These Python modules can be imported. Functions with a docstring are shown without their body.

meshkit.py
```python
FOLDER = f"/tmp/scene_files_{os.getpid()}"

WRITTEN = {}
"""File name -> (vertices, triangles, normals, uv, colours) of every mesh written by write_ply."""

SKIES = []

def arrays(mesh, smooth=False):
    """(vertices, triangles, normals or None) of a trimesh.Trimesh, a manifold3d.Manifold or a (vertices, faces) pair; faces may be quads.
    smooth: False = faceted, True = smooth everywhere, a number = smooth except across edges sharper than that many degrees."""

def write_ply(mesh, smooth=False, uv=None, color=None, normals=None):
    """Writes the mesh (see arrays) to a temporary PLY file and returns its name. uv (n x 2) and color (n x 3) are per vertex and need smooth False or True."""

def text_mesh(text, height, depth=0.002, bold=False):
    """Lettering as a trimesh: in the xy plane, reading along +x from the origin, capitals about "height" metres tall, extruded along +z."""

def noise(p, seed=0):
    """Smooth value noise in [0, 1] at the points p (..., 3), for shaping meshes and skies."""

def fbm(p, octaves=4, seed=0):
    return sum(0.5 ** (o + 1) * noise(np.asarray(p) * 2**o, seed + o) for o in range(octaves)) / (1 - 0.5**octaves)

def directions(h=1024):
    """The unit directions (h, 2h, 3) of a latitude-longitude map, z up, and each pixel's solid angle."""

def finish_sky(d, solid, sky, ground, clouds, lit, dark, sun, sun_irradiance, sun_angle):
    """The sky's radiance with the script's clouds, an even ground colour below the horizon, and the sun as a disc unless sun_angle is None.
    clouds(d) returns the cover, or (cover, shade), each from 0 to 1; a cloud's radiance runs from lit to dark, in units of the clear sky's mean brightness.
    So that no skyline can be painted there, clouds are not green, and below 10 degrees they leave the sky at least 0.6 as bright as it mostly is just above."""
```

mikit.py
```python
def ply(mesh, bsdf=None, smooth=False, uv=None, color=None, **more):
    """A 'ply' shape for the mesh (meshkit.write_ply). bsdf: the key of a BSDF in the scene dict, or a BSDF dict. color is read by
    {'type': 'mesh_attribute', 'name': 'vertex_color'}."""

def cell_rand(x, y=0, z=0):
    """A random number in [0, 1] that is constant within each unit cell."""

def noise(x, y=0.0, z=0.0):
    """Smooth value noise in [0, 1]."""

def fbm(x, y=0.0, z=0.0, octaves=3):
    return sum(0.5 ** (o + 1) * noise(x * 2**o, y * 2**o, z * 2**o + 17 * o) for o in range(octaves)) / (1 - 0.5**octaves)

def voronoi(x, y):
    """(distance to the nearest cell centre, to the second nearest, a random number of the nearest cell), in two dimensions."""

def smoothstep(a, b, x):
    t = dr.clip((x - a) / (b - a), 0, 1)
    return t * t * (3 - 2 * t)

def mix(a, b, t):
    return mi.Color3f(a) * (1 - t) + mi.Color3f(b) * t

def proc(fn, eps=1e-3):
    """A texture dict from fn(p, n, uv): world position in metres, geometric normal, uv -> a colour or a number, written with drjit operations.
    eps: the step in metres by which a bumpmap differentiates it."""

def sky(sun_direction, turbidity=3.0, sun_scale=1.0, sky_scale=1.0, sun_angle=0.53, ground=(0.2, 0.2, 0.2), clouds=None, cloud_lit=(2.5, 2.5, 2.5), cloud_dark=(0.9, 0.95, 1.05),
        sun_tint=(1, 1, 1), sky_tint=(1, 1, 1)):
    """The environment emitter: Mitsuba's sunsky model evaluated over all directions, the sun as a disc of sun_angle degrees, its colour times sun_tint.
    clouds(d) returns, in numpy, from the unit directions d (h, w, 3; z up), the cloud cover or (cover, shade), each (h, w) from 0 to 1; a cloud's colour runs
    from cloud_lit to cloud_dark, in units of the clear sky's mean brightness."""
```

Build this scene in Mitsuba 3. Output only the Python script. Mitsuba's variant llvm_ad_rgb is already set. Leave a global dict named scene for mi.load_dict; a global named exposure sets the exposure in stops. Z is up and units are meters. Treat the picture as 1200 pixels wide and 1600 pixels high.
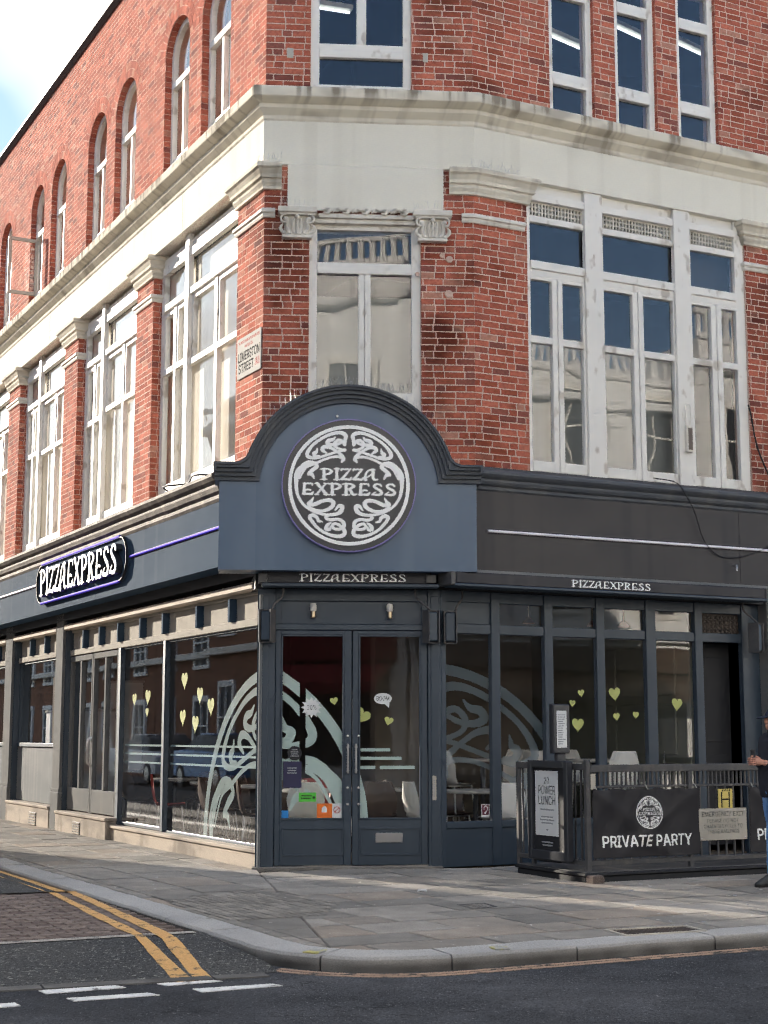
import math, random
import numpy as np, trimesh, shapely, drjit as dr, mitsuba as mi, mikit, meshkit
from shapely.geometry import Polygon, LineString, Point, box as sbox, MultiPolygon
from shapely.ops import unary_union
from shapely import affinity
T = mi.ScalarTransform4f
rng = np.random.default_rng(7)
rnd = random.Random(11)

# ---------------------------------------------------------------- camera, sky, exposure
scene, labels = {}, {}
exposure = 3.6
PITCH = math.atan(350 / 2400)
CAM_H = 1.37
scene['camera'] = {'type': 'perspective', 'fov': 2 * math.degrees(math.atan(600 / 2400)), 'fov_axis': 'x', 'near_clip': 0.05, 'far_clip': 900.0,
                   'to_world': T().look_at(origin=[0, 0, CAM_H], target=[0, math.cos(PITCH), CAM_H + math.sin(PITCH)], up=[0, 0, 1])}
SUN_AZ, SUN_EL = math.radians(-46.0), math.radians(15.5)
SUN = [math.cos(SUN_EL) * math.sin(SUN_AZ), math.cos(SUN_EL) * math.cos(SUN_AZ), math.sin(SUN_EL)]
def clouds(d):
    x, y, z = d[..., 0], d[..., 1], np.maximum(d[..., 2], 0.02)
    q = np.stack([x / (z + 0.25) * 1.5 + 16.294, y / (z + 0.25) * 1.5 + 56.826, z * 0], -1)
    n = meshkit.fbm(q, 5, 4)
    m = meshkit.fbm(q * 3.1 + 9, 4, 9)
    c = np.clip((n * 0.75 + m * 0.25 - 0.47) / 0.13, 0, 1)
    return c * 0.92, np.clip((m - 0.45) * 1.6, 0, 0.7)
scene['sky'] = mikit.sky(SUN, turbidity=2.2, clouds=clouds, cloud_lit=(2.6, 2.6, 2.6), cloud_dark=(1.2, 1.25, 1.35), sun_tint=(0.80, 1.03, 1.78), sun_scale=1.2, sky_scale=0.82, sky_tint=(0.92, 0.95, 1.13))

# ---------------------------------------------------------------- materials
noise, fbm, mix, smoothstep = mikit.noise, mikit.fbm, mikit.mix, mikit.smoothstep
def rgb(c): return {'type': 'rgb', 'value': [float(v) for v in c]}
def two(b): return {'type': 'twosided', 'bsdf': b}
def pr(color, rough=0.5, spec=0.5, metallic=0.0, **k):
    return two({'type': 'principled', 'base_color': color if isinstance(color, dict) else rgb(color), 'roughness': float(rough), 'specular': float(spec), 'metallic': float(metallic), **k})
def mat(name, b): scene['mat_' + name] = b
def along(p, n):
    """distance along whichever street front the point belongs to"""
    return dr.select(p.x < -1.35, p.y * 0.889 - p.x * 0.459, p.x * 0.89 + p.y * 0.456)
def streaked(c0, c1, amount=0.5, sx=1.4, sz=0.35, grain=0.08, sc=9.0):
    """weathered paint or stucco: cloudy tone, vertical rain streaks, fine grain"""
    def f(p, n, uv):
        h = along(p, n)
        a = fbm(p.x * sx, p.y * sx, p.z * sx, 3)
        s = fbm(h * sc, p.z * sz, p.x * 0.7, 3)
        g = noise(p.x * 90, p.y * 90, p.z * 90)
        t = dr.clip(smoothstep(0.42, 0.72, a) * 0.55 + smoothstep(0.5, 0.8, s) * 0.6, 0, 1) * amount
        return mix(c0, c1, t) * (1 + (g - 0.5) * grain)
    return mikit.proc(f)
def brick_tone(p, n, uv):
    r = uv.x
    c = mix((0.285, 0.076, 0.049), (0.45, 0.142, 0.092), r)
    c = mix(c, (0.42, 0.21, 0.15), smoothstep(0.0, 0.08, 0.1 - uv.y) * 0.9)
    c = mix(c, (0.155, 0.062, 0.055), smoothstep(0.80, 0.99, uv.y) * 0.75)
    soot = fbm(p.x * 1.7, p.y * 1.7, p.z * 1.4, 4)
    ledge = smoothstep(6.25, 7.1, p.z) * (1 - smoothstep(7.6, 7.7, p.z)) + (1 - smoothstep(4.2, 4.75, p.z)) + (1 - smoothstep(8.55, 8.85, p.z)) * smoothstep(8.4, 8.5, p.z)
    street = smoothstep(-1.9, -1.2, p.x) + 0.35 * smoothstep(-1.4, -1.2, p.x) * (1 - smoothstep(0.8, 1.2, p.x))
    dirt = smoothstep(0.50, 0.78, soot + ledge * 0.13) * mix((0.25, 0, 0), (0.85, 0, 0), street).x
    c = c * (1 - 0.62 * dirt)
    g = fbm(p.x * 40, p.y * 40, p.z * 40, 2)
    return c * (0.72 + 0.56 * g)
mat('brick', pr(mikit.proc(brick_tone), 0.9, 0.06))
mat('mortar', pr(streaked((0.58, 0.42, 0.345), (0.36, 0.25, 0.205), 0.7, 1.3, 0.5, 0.25), 0.95, 0.1))
mat('stucco', pr(streaked((0.69, 0.665, 0.575), (0.52, 0.49, 0.41), 0.45, 0.9, 0.25, 0.06, 7.0), 0.85, 0.06))
def cornice_tone(p, n, uv):
    h = along(p, n)
    s = fbm(h * 11, p.z * 0.8, 0.0, 3)
    a = fbm(p.x * 2.5, p.y * 2.5, p.z * 4, 3)
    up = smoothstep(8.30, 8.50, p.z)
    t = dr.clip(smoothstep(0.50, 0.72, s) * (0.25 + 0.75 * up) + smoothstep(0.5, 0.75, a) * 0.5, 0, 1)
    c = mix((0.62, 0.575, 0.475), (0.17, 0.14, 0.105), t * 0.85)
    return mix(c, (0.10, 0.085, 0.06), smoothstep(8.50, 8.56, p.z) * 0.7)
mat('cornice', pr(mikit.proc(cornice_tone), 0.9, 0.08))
mat('trim_white', pr(streaked((0.66, 0.63, 0.56), (0.42, 0.38, 0.31), 0.75, 3.0, 1.0, 0.08, 16.0), 0.7, 0.15))
def pvc(p, n, uv):
    a = fbm(p.x * 9, p.y * 9, p.z * 5, 3)
    return mix((0.70, 0.68, 0.63), (0.36, 0.31, 0.25), smoothstep(0.62, 0.78, a) * 0.7)
mat('window_paint', pr(mikit.proc(pvc), 0.6, 0.2))
mat('blue_paint', pr(streaked((0.031, 0.047, 0.066), (0.044, 0.061, 0.080), 0.8, 1.6, 0.4, 0.06, 8.0), 0.42, 0.5))
mat('blue_paint_pale', pr(streaked((0.036, 0.063, 0.100), (0.066, 0.092, 0.125), 0.8, 1.1, 0.25, 0.05, 6.0), 0.8, 0.02))
mat('sign_blue', pr(streaked((0.060, 0.104, 0.165), (0.10, 0.145, 0.20), 0.9, 0.8, 0.4, 0.03, 5.0), 0.33, 0.5))
mat('fascia_black', pr(streaked((0.040, 0.036, 0.035), (0.015, 0.016, 0.022), 1.0, 0.7, 0.3, 0.05, 6.0), 0.5, 0.4))
mat('moulding_dark', pr(streaked((0.058, 0.067, 0.080), (0.095, 0.098, 0.10), 0.8, 4.0, 1.5, 0.15, 12.0), 0.6, 0.4))
mat('moulding_brown', pr(streaked((0.075, 0.062, 0.052), (0.20, 0.17, 0.14), 0.9, 5.0, 4.0, 0.3, 10.0), 0.75, 0.3))
mat('pilaster_grey', pr(streaked((0.135, 0.138, 0.138), (0.185, 0.18, 0.17), 0.7, 2.0, 0.5, 0.08, 7.0), 0.8, 0.02))
mat('panel_beige', pr(streaked((0.31, 0.29, 0.255), (0.37, 0.345, 0.305), 0.7, 1.5, 0.5, 0.05, 7.0), 0.8, 0.03))
mat('awning_beige', pr((0.42, 0.36, 0.30), 0.75, 0.1))
mat('awning_black', pr(streaked((0.022, 0.022, 0.027), (0.04, 0.038, 0.04), 0.8, 2.0, 0.5, 0.1, 7.0), 0.55, 0.4))
mat('zinc', pr(streaked((0.13, 0.14, 0.145), (0.19, 0.19, 0.19), 0.8, 2.0, 0.35, 0.06, 12.0), 0.75, 0.05))
def concrete(p, n, uv):
    a = fbm(p.x * 2.2, p.y * 2.2, p.z * 5, 4)
    s = fbm((p.x + p.y) * 9, p.z * 1.2, 0.0, 3)
    g = noise(p.x * 120, p.y * 120, p.z * 120)
    c = mix((0.36, 0.315, 0.265), (0.25, 0.22, 0.19), smoothstep(0.4, 0.7, a))
    return mix(c, (0.15, 0.13, 0.11), smoothstep(0.55, 0.75, s) * 0.5) * (0.9 + 0.2 * g)
mat('concrete', pr(mikit.proc(concrete), 0.9, 0.06))
mat('white_letter', pr((0.86, 0.86, 0.84), 0.45, 0.4))
mat('black_gloss', pr((0.028, 0.030, 0.036), 0.3, 0.5))
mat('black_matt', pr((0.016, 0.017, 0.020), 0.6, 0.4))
mat('rim_violet', pr((0.16, 0.14, 0.36), 0.35, 0.5))
mat('tube_violet', pr((0.11, 0.07, 0.78), 0.7, 0.05))
mat('tube_white', pr((0.72, 0.70, 0.76), 0.3, 0.5))
mat('steel', pr((0.55, 0.55, 0.56), 0.3, 0.5, 1.0))
mat('brass', pr((0.56, 0.44, 0.30), 0.3, 0.5, 1.0))
mat('copper', pr((0.62, 0.33, 0.20), 0.25, 0.5, 1.0))
mat('iron_grey', pr(streaked((0.060, 0.060, 0.062), (0.115, 0.105, 0.095), 0.8, 6.0, 2.0, 0.2, 14.0), 0.5, 0.5))
mat('banner', pr((0.020, 0.019, 0.022), 0.5, 0.35))
mat('card_white', pr((0.66, 0.67, 0.66), 0.6, 0.3))
mat('print_grey', pr((0.28, 0.29, 0.30), 0.6, 0.3))
mat('plate_cream', pr(streaked((0.42, 0.39, 0.33), (0.34, 0.31, 0.26), 0.8, 6.0, 3.0, 0.1), 0.55, 0.4))
mat('plate_white', pr((0.42, 0.41, 0.38), 0.8, 0.03))
mat('ink_black', pr((0.025, 0.024, 0.024), 0.85, 0.02))
mat('ink_red', pr((0.42, 0.06, 0.05), 0.85, 0.02))
mat('yellow_plate', pr((0.62, 0.49, 0.14), 0.5, 0.4))
mat('heart_yellow', pr((0.52, 0.56, 0.20), 0.6, 0.3))
mat('vinyl', pr((0.42, 0.53, 0.49), 0.6, 0.3))
mat('vinyl_sheer', {'type': 'mask', 'opacity': {'type': 'uniform', 'value': 0.5}, 'bsdf': pr((0.36, 0.50, 0.50), 0.6, 0.3)})
mat('vinyl_faint', {'type': 'mask', 'opacity': {'type': 'uniform', 'value': 0.2}, 'bsdf': pr((0.30, 0.42, 0.48), 0.6, 0.3)})
mat('sticker_green', pr((0.10, 0.50, 0.06), 0.5, 0.3))
mat('sticker_orange', pr((0.75, 0.17, 0.03), 0.5, 0.3))
mat('sticker_blue', pr((0.03, 0.22, 0.55), 0.5, 0.3))
mat('poster_navy', pr((0.035, 0.033, 0.075), 0.5, 0.3))
mat('sticker_maroon', pr((0.13, 0.04, 0.055), 0.5, 0.3))
mat('pane', {'type': 'thindielectric', 'int_ior': 1.52})
mat('blind', pr(streaked((0.62, 0.58, 0.49), (0.52, 0.47, 0.38), 0.6, 2.0, 0.6, 0.04), 0.8, 0.2))
mat('blind_grey', pr(streaked((0.21, 0.22, 0.20), (0.26, 0.265, 0.24), 0.6, 1.4, 0.4, 0.04), 0.8, 0.2))
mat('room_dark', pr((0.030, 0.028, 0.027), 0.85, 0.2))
mat('room_wall', pr((0.115, 0.10, 0.082), 0.8, 0.2))
mat('room_floor', pr((0.085, 0.066, 0.05), 0.45, 0.4))
mat('room_pale', pr((0.13, 0.135, 0.105), 0.7, 0.2))
mat('wood_shell', pr((0.065, 0.042, 0.030), 0.4, 0.5))
mat('chair_white', pr((0.62, 0.62, 0.59), 0.4, 0.5))
mat('table_top', pr((0.40, 0.39, 0.36), 0.3, 0.5))
mat('red_seat', pr((0.30, 0.035, 0.025), 0.5, 0.4))
mat('cable_black', pr((0.018, 0.018, 0.020), 0.6, 0.3))
mat('lead', pr((0.05, 0.05, 0.055), 0.6, 0.4))
def york(p, n, uv):
    a = fbm(p.x * 1.1, p.y * 1.1, 3.0, 4)
    b = fbm(p.x * 7, p.y * 7, 1.0, 3)
    g = noise(p.x * 160, p.y * 160, p.z * 90)
    r = uv.x
    c = mix((0.165, 0.156, 0.142), (0.250, 0.232, 0.208), r)
    c = mix(c, (0.25, 0.205, 0.165), smoothstep(0.72, 0.98, uv.y) * 0.55)
    c = c * (0.72 + 0.5 * a) * (0.80 + 0.38 * b)
    spot = noise(p.x * 13, p.y * 13, 5.0)
    c = mix(c, (0.36, 0.35, 0.33), smoothstep(0.955, 0.975, spot) * 0.7)
    return c * (0.88 + 0.24 * g)
mat('york_stone', pr(mikit.proc(york), 0.92, 0.04))
def granite(p, n, uv):
    g = noise(p.x * 150, p.y * 150, p.z * 150); a = fbm(p.x * 2, p.y * 2, p.z * 2, 3)
    c = mix((0.24, 0.238, 0.232), (0.38, 0.37, 0.35), a) * (0.78 + 0.44 * g)
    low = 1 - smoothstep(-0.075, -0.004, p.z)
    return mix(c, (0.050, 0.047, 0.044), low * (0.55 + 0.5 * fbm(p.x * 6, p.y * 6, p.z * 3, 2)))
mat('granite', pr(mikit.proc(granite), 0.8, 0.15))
def asphalt(p, n, uv):
    a = fbm(p.x * 0.5, p.y * 0.5, 0.0, 4); b = fbm(p.x * 5, p.y * 5, 0.0, 3)
    g = noise(p.x * 130, p.y * 130, 0.0); s = noise(p.x * 75 + 4, p.y * 75, 3.0)
    c = mix((0.030, 0.032, 0.036), (0.058, 0.060, 0.065), smoothstep(0.3, 0.7, a)) * (0.7 + 0.6 * b)
    v = mikit.voronoi(p.x * 0.8 + b * 0.6, p.y * 0.8); c = c * (1 - 0.45 * (1 - smoothstep(0.0, 0.018, v[1] - v[0])))
    return mix(c * (0.45 + 1.1 * g), (0.20, 0.20, 0.20), smoothstep(0.88, 0.95, s) * 0.6)
mat('asphalt', pr(mikit.proc(asphalt), 0.85, 0.12))
def asphalt_old(p, n, uv):
    a = fbm(p.x * 1.2, p.y * 1.2, 0.0, 4)
    g = noise(p.x * 110, p.y * 110, 0.0); s = noise(p.x * 60 + 4, p.y * 60, 3.0)
    c = mix((0.045, 0.047, 0.05), (0.085, 0.083, 0.078), a) * (0.4 + 1.2 * g)
    return mix(c, (0.27, 0.27, 0.24), smoothstep(0.80, 0.9, s) * 0.7)
mat('asphalt_old', pr(mikit.proc(asphalt_old), 0.9, 0.05))
def sett(p, n, uv):
    c = mix((0.115, 0.090, 0.080), (0.185, 0.150, 0.130), uv.x)
    return c * (0.7 + 0.6 * fbm(p.x * 30, p.y * 30, 0.0, 2)) * (0.8 + 0.4 * fbm(p.x * 1.2, p.y * 1.2, 0.0, 3))
mat('sett', pr(mikit.proc(sett), 0.9, 0.05))
mat('joint_dark', pr(streaked((0.028, 0.025, 0.022), (0.055, 0.05, 0.044), 0.8, 4.0, 1.0, 0.3), 0.95, 0.1))
def worn(c, base, k):
    def f(p, n, uv):
        a = fbm(p.x * 16, p.y * 16, 0.0, 3); g = noise(p.x * 120, p.y * 120, 0.0)
        return mix(c, base, smoothstep(k, k + 0.16, a * 0.8 + g * 0.2)) * (0.82 + 0.3 * g)
    return mikit.proc(f)
mat('yellow_line', pr(worn((0.56, 0.32, 0.12), (0.10, 0.085, 0.06), 0.60), 0.7, 0.3))
mat('pink_line', pr(worn((0.33, 0.225, 0.165), (0.07, 0.065, 0.06), 0.56), 0.7, 0.3))
mat('paint_mark', pr(worn((0.40, 0.36, 0.14), (0.26, 0.26, 0.25), 0.42), 0.7, 0.3))
mat('white_line', pr(worn((0.62, 0.62, 0.60), (0.12, 0.12, 0.12), 0.62), 0.65, 0.3))
mat('road_strip', pr(worn((0.32, 0.30, 0.27), (0.14, 0.13, 0.12), 0.55), 0.8, 0.3))
mat('rust_iron', pr(streaked((0.055, 0.045, 0.04), (0.11, 0.085, 0.07), 0.8, 9.0, 3.0, 0.3), 0.6, 0.4))
mat('skin', pr((0.50, 0.25, 0.18), 0.5, 0.4))
def denim(p, n, uv):
    a = fbm(p.x * 9, p.y * 9, p.z * 6, 3)
    return mix((0.085, 0.19, 0.40), (0.17, 0.31, 0.55), smoothstep(0.35, 0.7, a))
mat('denim', pr(mikit.proc(denim), 0.85, 0.2))
mat('jacket', pr((0.034, 0.036, 0.046), 0.8, 0.2))
mat('cap_blue', pr((0.022, 0.028, 0.045), 0.8, 0.2))
mat('shoe', pr((0.030, 0.034, 0.036), 0.55, 0.4))
mat('hair', pr((0.05, 0.035, 0.025), 0.6, 0.4))
mat('mansion_brick', pr(streaked((0.20, 0.10, 0.06), (0.13, 0.07, 0.05), 0.8, 0.6, 0.3, 0.2), 0.85, 0.2))
mat('house_stucco', pr(streaked((0.70, 0.70, 0.69), (0.60, 0.60, 0.59), 0.7, 0.5, 0.2, 0.04), 0.8, 0.2))
mat('maroon_cloth', pr((0.16, 0.022, 0.03), 0.85, 0.1))
mat('car_blue', pr((0.10, 0.22, 0.42), 0.3, 0.5, clearcoat=1.0))
mat('car_silver', pr((0.45, 0.46, 0.48), 0.3, 0.5, clearcoat=1.0))
mat('slate', pr((0.09, 0.095, 0.105), 0.6, 0.3))
mat('glass_dark', pr((0.030, 0.034, 0.04), 0.5, 0.3))
for k, c, e in (('tube_lit', (0.8, 0.85, 0.8), 3.0),):
    mat(k, pr(c, 0.5, 0.3))

# ---------------------------------------------------------------- facade frames (s along, n out, z up)
def dirv(deg): a = math.radians(deg); return np.array([math.sin(a), math.cos(a), 0.0])
class Facade:
    def __init__(self, o, az, sgn):
        self.o = np.array([o[0], o[1], 0.0]); self.d = dirv(az)
        self.n = np.cross(self.d, [0, 0, 1.0]) * sgn; self.sgn = sgn
        self.M = np.eye(4); self.M[:3, 0], self.M[:3, 1], self.M[:3, 2], self.M[:3, 3] = self.d, self.n, [0, 0, 1], self.o
    def w(self, v): v = np.asarray(v, float); return self.o + v[..., :1] * self.d + v[..., 1:2] * self.n + v[..., 2:3] * np.array([0, 0, 1.0])
    def xy(self, s, n=0.0): return (self.o + self.d * s + self.n * n)[:2]
    def local(self, p): q = np.asarray([p[0], p[1], 0.0]) - self.o; return float(q @ self.d), float(q @ self.n)
CORNER_L = np.array([-1.3246, 16.3437])
F = Facade(CORNER_L, 85.3, 1)
CORNER_R = F.xy(2.337)
R = Facade(CORNER_R, 62.9, 1)
L = Facade(CORNER_L, -27.3, -1)
W = Facade((0, 0), 90.0, 1); W.n = np.array([0, 1.0, 0])        # world axes: s=x, n=y
COS = math.cos(PITCH); SIN = math.sin(PITCH)
def px(p):
    q = np.asarray(p, float) - np.array([0, 0, CAM_H]); z = q[..., 1] * COS + q[..., 2] * SIN
    return np.stack([600 + 2400 * q[..., 0] / z, 800 - 2400 * (-q[..., 1] * SIN + q[..., 2] * COS) / z], -1)

# ---------------------------------------------------------------- mesh helpers
def chamfer_template():
    v = []
    for sx in (0, 1):
        for sy in (0, 1):
            for sz in (0, 1):
                for a in range(3):
                    v.append((sx, sy, sz, a))
    def P(c, d):
        out = []
        for sx, sy, sz, a in v:
            b = [(-1, 1)[sx], (-1, 1)[sy], (-1, 1)[sz]]
            out.append([b[k] * (1 if k == a else 1 - d) for k in range(3)])
        return np.array(out)
    h = trimesh.convex.convex_hull(P(1, .3), repair=False) if False else trimesh.Trimesh(P(1, .3)).convex_hull
    idx = [int(np.argmin(np.linalg.norm(P(1, .3) - q, axis=1))) for q in h.vertices]
    return np.array(v), np.array(idx)[h.faces]
CV, CF = chamfer_template()
BOXF = np.array([[0, 1, 3], [0, 3, 2], [4, 6, 7], [4, 7, 5], [0, 4, 5], [0, 5, 1], [2, 3, 7], [2, 7, 6], [0, 2, 6], [0, 6, 4], [1, 5, 7], [1, 7, 3]])
class Mesh:
    def __init__(self): self.v, self.f, self.k = [], [], 0
    def add(self, v, f):
        v = np.asarray(v, float).reshape(-1, 3); f = np.asarray(f, int)
        self.v.append(v); self.f.append(f + self.k); self.k += len(v); return self
    def tm(self, m): return self.add(m.vertices, m.faces)
    def get(self): return trimesh.Trimesh(np.vstack(self.v), np.vstack(self.f), process=False)
    def box(self, fac, s0, s1, n0, n1, z0, z1, c=0.004):
        lo = np.array([min(s0, s1), min(n0, n1), min(z0, z1)]); hi = np.array([max(s0, s1), max(n0, n1), max(z0, z1)])
        size = hi - lo
        if c and size.min() > 2.5 * c:
            out = np.empty((24, 3))
            for k in range(3):
                side = CV[:, k]; inset = np.where(CV[:, 3] == k, 0, c)
                out[:, k] = np.where(side == 1, hi[k] - inset, lo[k] + inset)
            return self.add(fac.w(out), CF)
        v = np.array([[x, y, z] for x in (lo[0], hi[0]) for y in (lo[1], hi[1]) for z in (lo[2], hi[2])])
        return self.add(fac.w(v), BOXF)
    def poly(self, fac, poly, n0, n1):
        for g in getattr(poly, 'geoms', [poly]):
            if g.is_empty or g.area < 1e-7: continue
            m = trimesh.creation.extrude_polygon(g, n1 - n0, engine='earcut')
            v = m.vertices; self.add(fac.w(np.stack([v[:, 0], v[:, 2] + n0, v[:, 1]], 1)), m.faces)
        return self
    def tube(self, pts, r, seg=8, closed=False):
        P = np.asarray(pts, float); n = len(P)
        rr = np.broadcast_to(np.asarray(r, float), n)
        t = np.gradient(P, axis=0) if not closed else np.roll(P, -1, 0) - np.roll(P, 1, 0)
        t /= np.linalg.norm(t, axis=1, keepdims=True) + 1e-12
        u = np.cross(t[0], [0.31, 0.52, 0.8]); u /= np.linalg.norm(u)
        rings = []
        for i in range(n):
            u = u - t[i] * (u @ t[i]); u /= np.linalg.norm(u) + 1e-12; w = np.cross(t[i], u)
            a = np.arange(seg) * 2 * np.pi / seg
            rings.append(P[i] + rr[i] * (np.cos(a)[:, None] * u + np.sin(a)[:, None] * w))
        f = []
        m = n if closed else n - 1
        for i in range(m):
            j = (i + 1) % n
            for a in range(seg):
                b = (a + 1) % seg
                f += [[i * seg + a, i * seg + b, j * seg + b], [i * seg + a, j * seg + b, j * seg + a]]
        v = np.vstack(rings)
        if not closed:
            v = np.vstack([v, P[0], P[-1]])
            for a in range(seg):
                b = (a + 1) % seg
                f += [[n * seg, b, a], [n * seg + 1, (n - 1) * seg + a, (n - 1) * seg + b]]
        return self.add(v, f)
    def lathe(self, prof, M, seg=20):
        """prof: (r, h) rows revolved round the local z axis; M: 4x4"""
        prof = np.asarray(prof, float); a = np.arange(seg) * 2 * np.pi / seg
        v = np.stack([prof[:, None, 0] * np.cos(a), prof[:, None, 0] * np.sin(a), np.repeat(prof[:, 1:2], seg, 1)], -1).reshape(-1, 3)
        f = []
        for i in range(len(prof) - 1):
            for k in range(seg):
                l = (k + 1) % seg
                f += [[i * seg + k, i * seg + l, (i + 1) * seg + l], [i * seg + k, (i + 1) * seg + l, (i + 1) * seg + k]]
        return self.add(v @ M[:3, :3].T + M[:3, 3], f)
def frame_at(fac, s, n, z, axis='n'):
    """4x4 whose local z axis points along the facade's normal (or up / along)"""
    M = np.eye(4); up = np.array([0, 0, 1.0])
    cols = {'n': (fac.d, up, fac.n), 'z': (fac.d, fac.n, up), 's': (fac.n, up, fac.d)}[axis]
    M[:3, 0], M[:3, 1], M[:3, 2] = cols; M[:3, 3] = fac.w([s, n, z]); return M

used = {}
def num(name):
    k = used.get(name, -1) + 1; used[name] = k
    return name if k == 0 else f'{name}_{k:03d}'
def put(key, mesh, bsdf, smooth=False, uv=None, **more):
    m = mesh.get() if isinstance(mesh, Mesh) else mesh
    scene[key] = mikit.ply(m, 'mat_' + bsdf, smooth, uv=uv, **more)
    return key
def part(parent, name, mesh, bsdf, smooth=False, **k): return put(num(f'{parent}__{name}'), mesh, bsdf, smooth, **k)
def thing(name, label, cat, group=None):
    key = num(name); labels[key] = {'label': label, 'category': cat}
    if group: labels[key]['group'] = group
    return key
def tag1(name, mesh, bsdf, label, cat, group=None, smooth=False):
    k = thing(name, label, cat, group); return put(k, mesh, bsdf, smooth)
def struct(name, mesh, bsdf, kind='structure', **k):
    key = num(name); labels[key] = {'kind': kind}
    if mesh is not None: put(key, mesh, bsdf, **k)
    return key

def run(path, prof, closed=False):
    """sweep a profile of (offset, z) along a plan path (outward = right of travel), mitred; capped at both ends"""
    P = np.asarray(path, float); n = len(P)
    seg = np.diff(P, axis=0); seg /= np.linalg.norm(seg, axis=1, keepdims=True)
    nor = np.stack([seg[:, 1], -seg[:, 0]], 1)
    mit = []
    for i in range(n):
        if i == 0: m = nor[0]
        elif i == n - 1: m = nor[-1]
        else:
            b = nor[i - 1] + nor[i]; b /= np.linalg.norm(b); m = b / max(0.2, b @ nor[i])
        mit.append(m)
    mit = np.array(mit); prof = np.asarray(prof, float); k = len(prof)
    v = np.concatenate([np.concatenate([P[i] + mit[i] * prof[:, :1], prof[:, 1:2]], 1) for i in range(n)])
    f = []
    for i in range(n - 1):
        for a in range(k):
            b = (a + 1) % k
            f += [[i * k + a, i * k + b, (i + 1) * k + b], [i * k + a, (i + 1) * k + b, (i + 1) * k + a]]
    cap = trimesh.creation.triangulate_polygon(Polygon(prof), engine='earcut') if True else None
    tri = cap[1]; pv = cap[0]
    idx = [int(np.argmin(np.linalg.norm(prof - q, axis=1))) for q in pv]
    for t in tri: f += [[idx[a] for a in t], [idx[a] + (n - 1) * k for a in t]]
    return Mesh().add(v, f)
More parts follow.
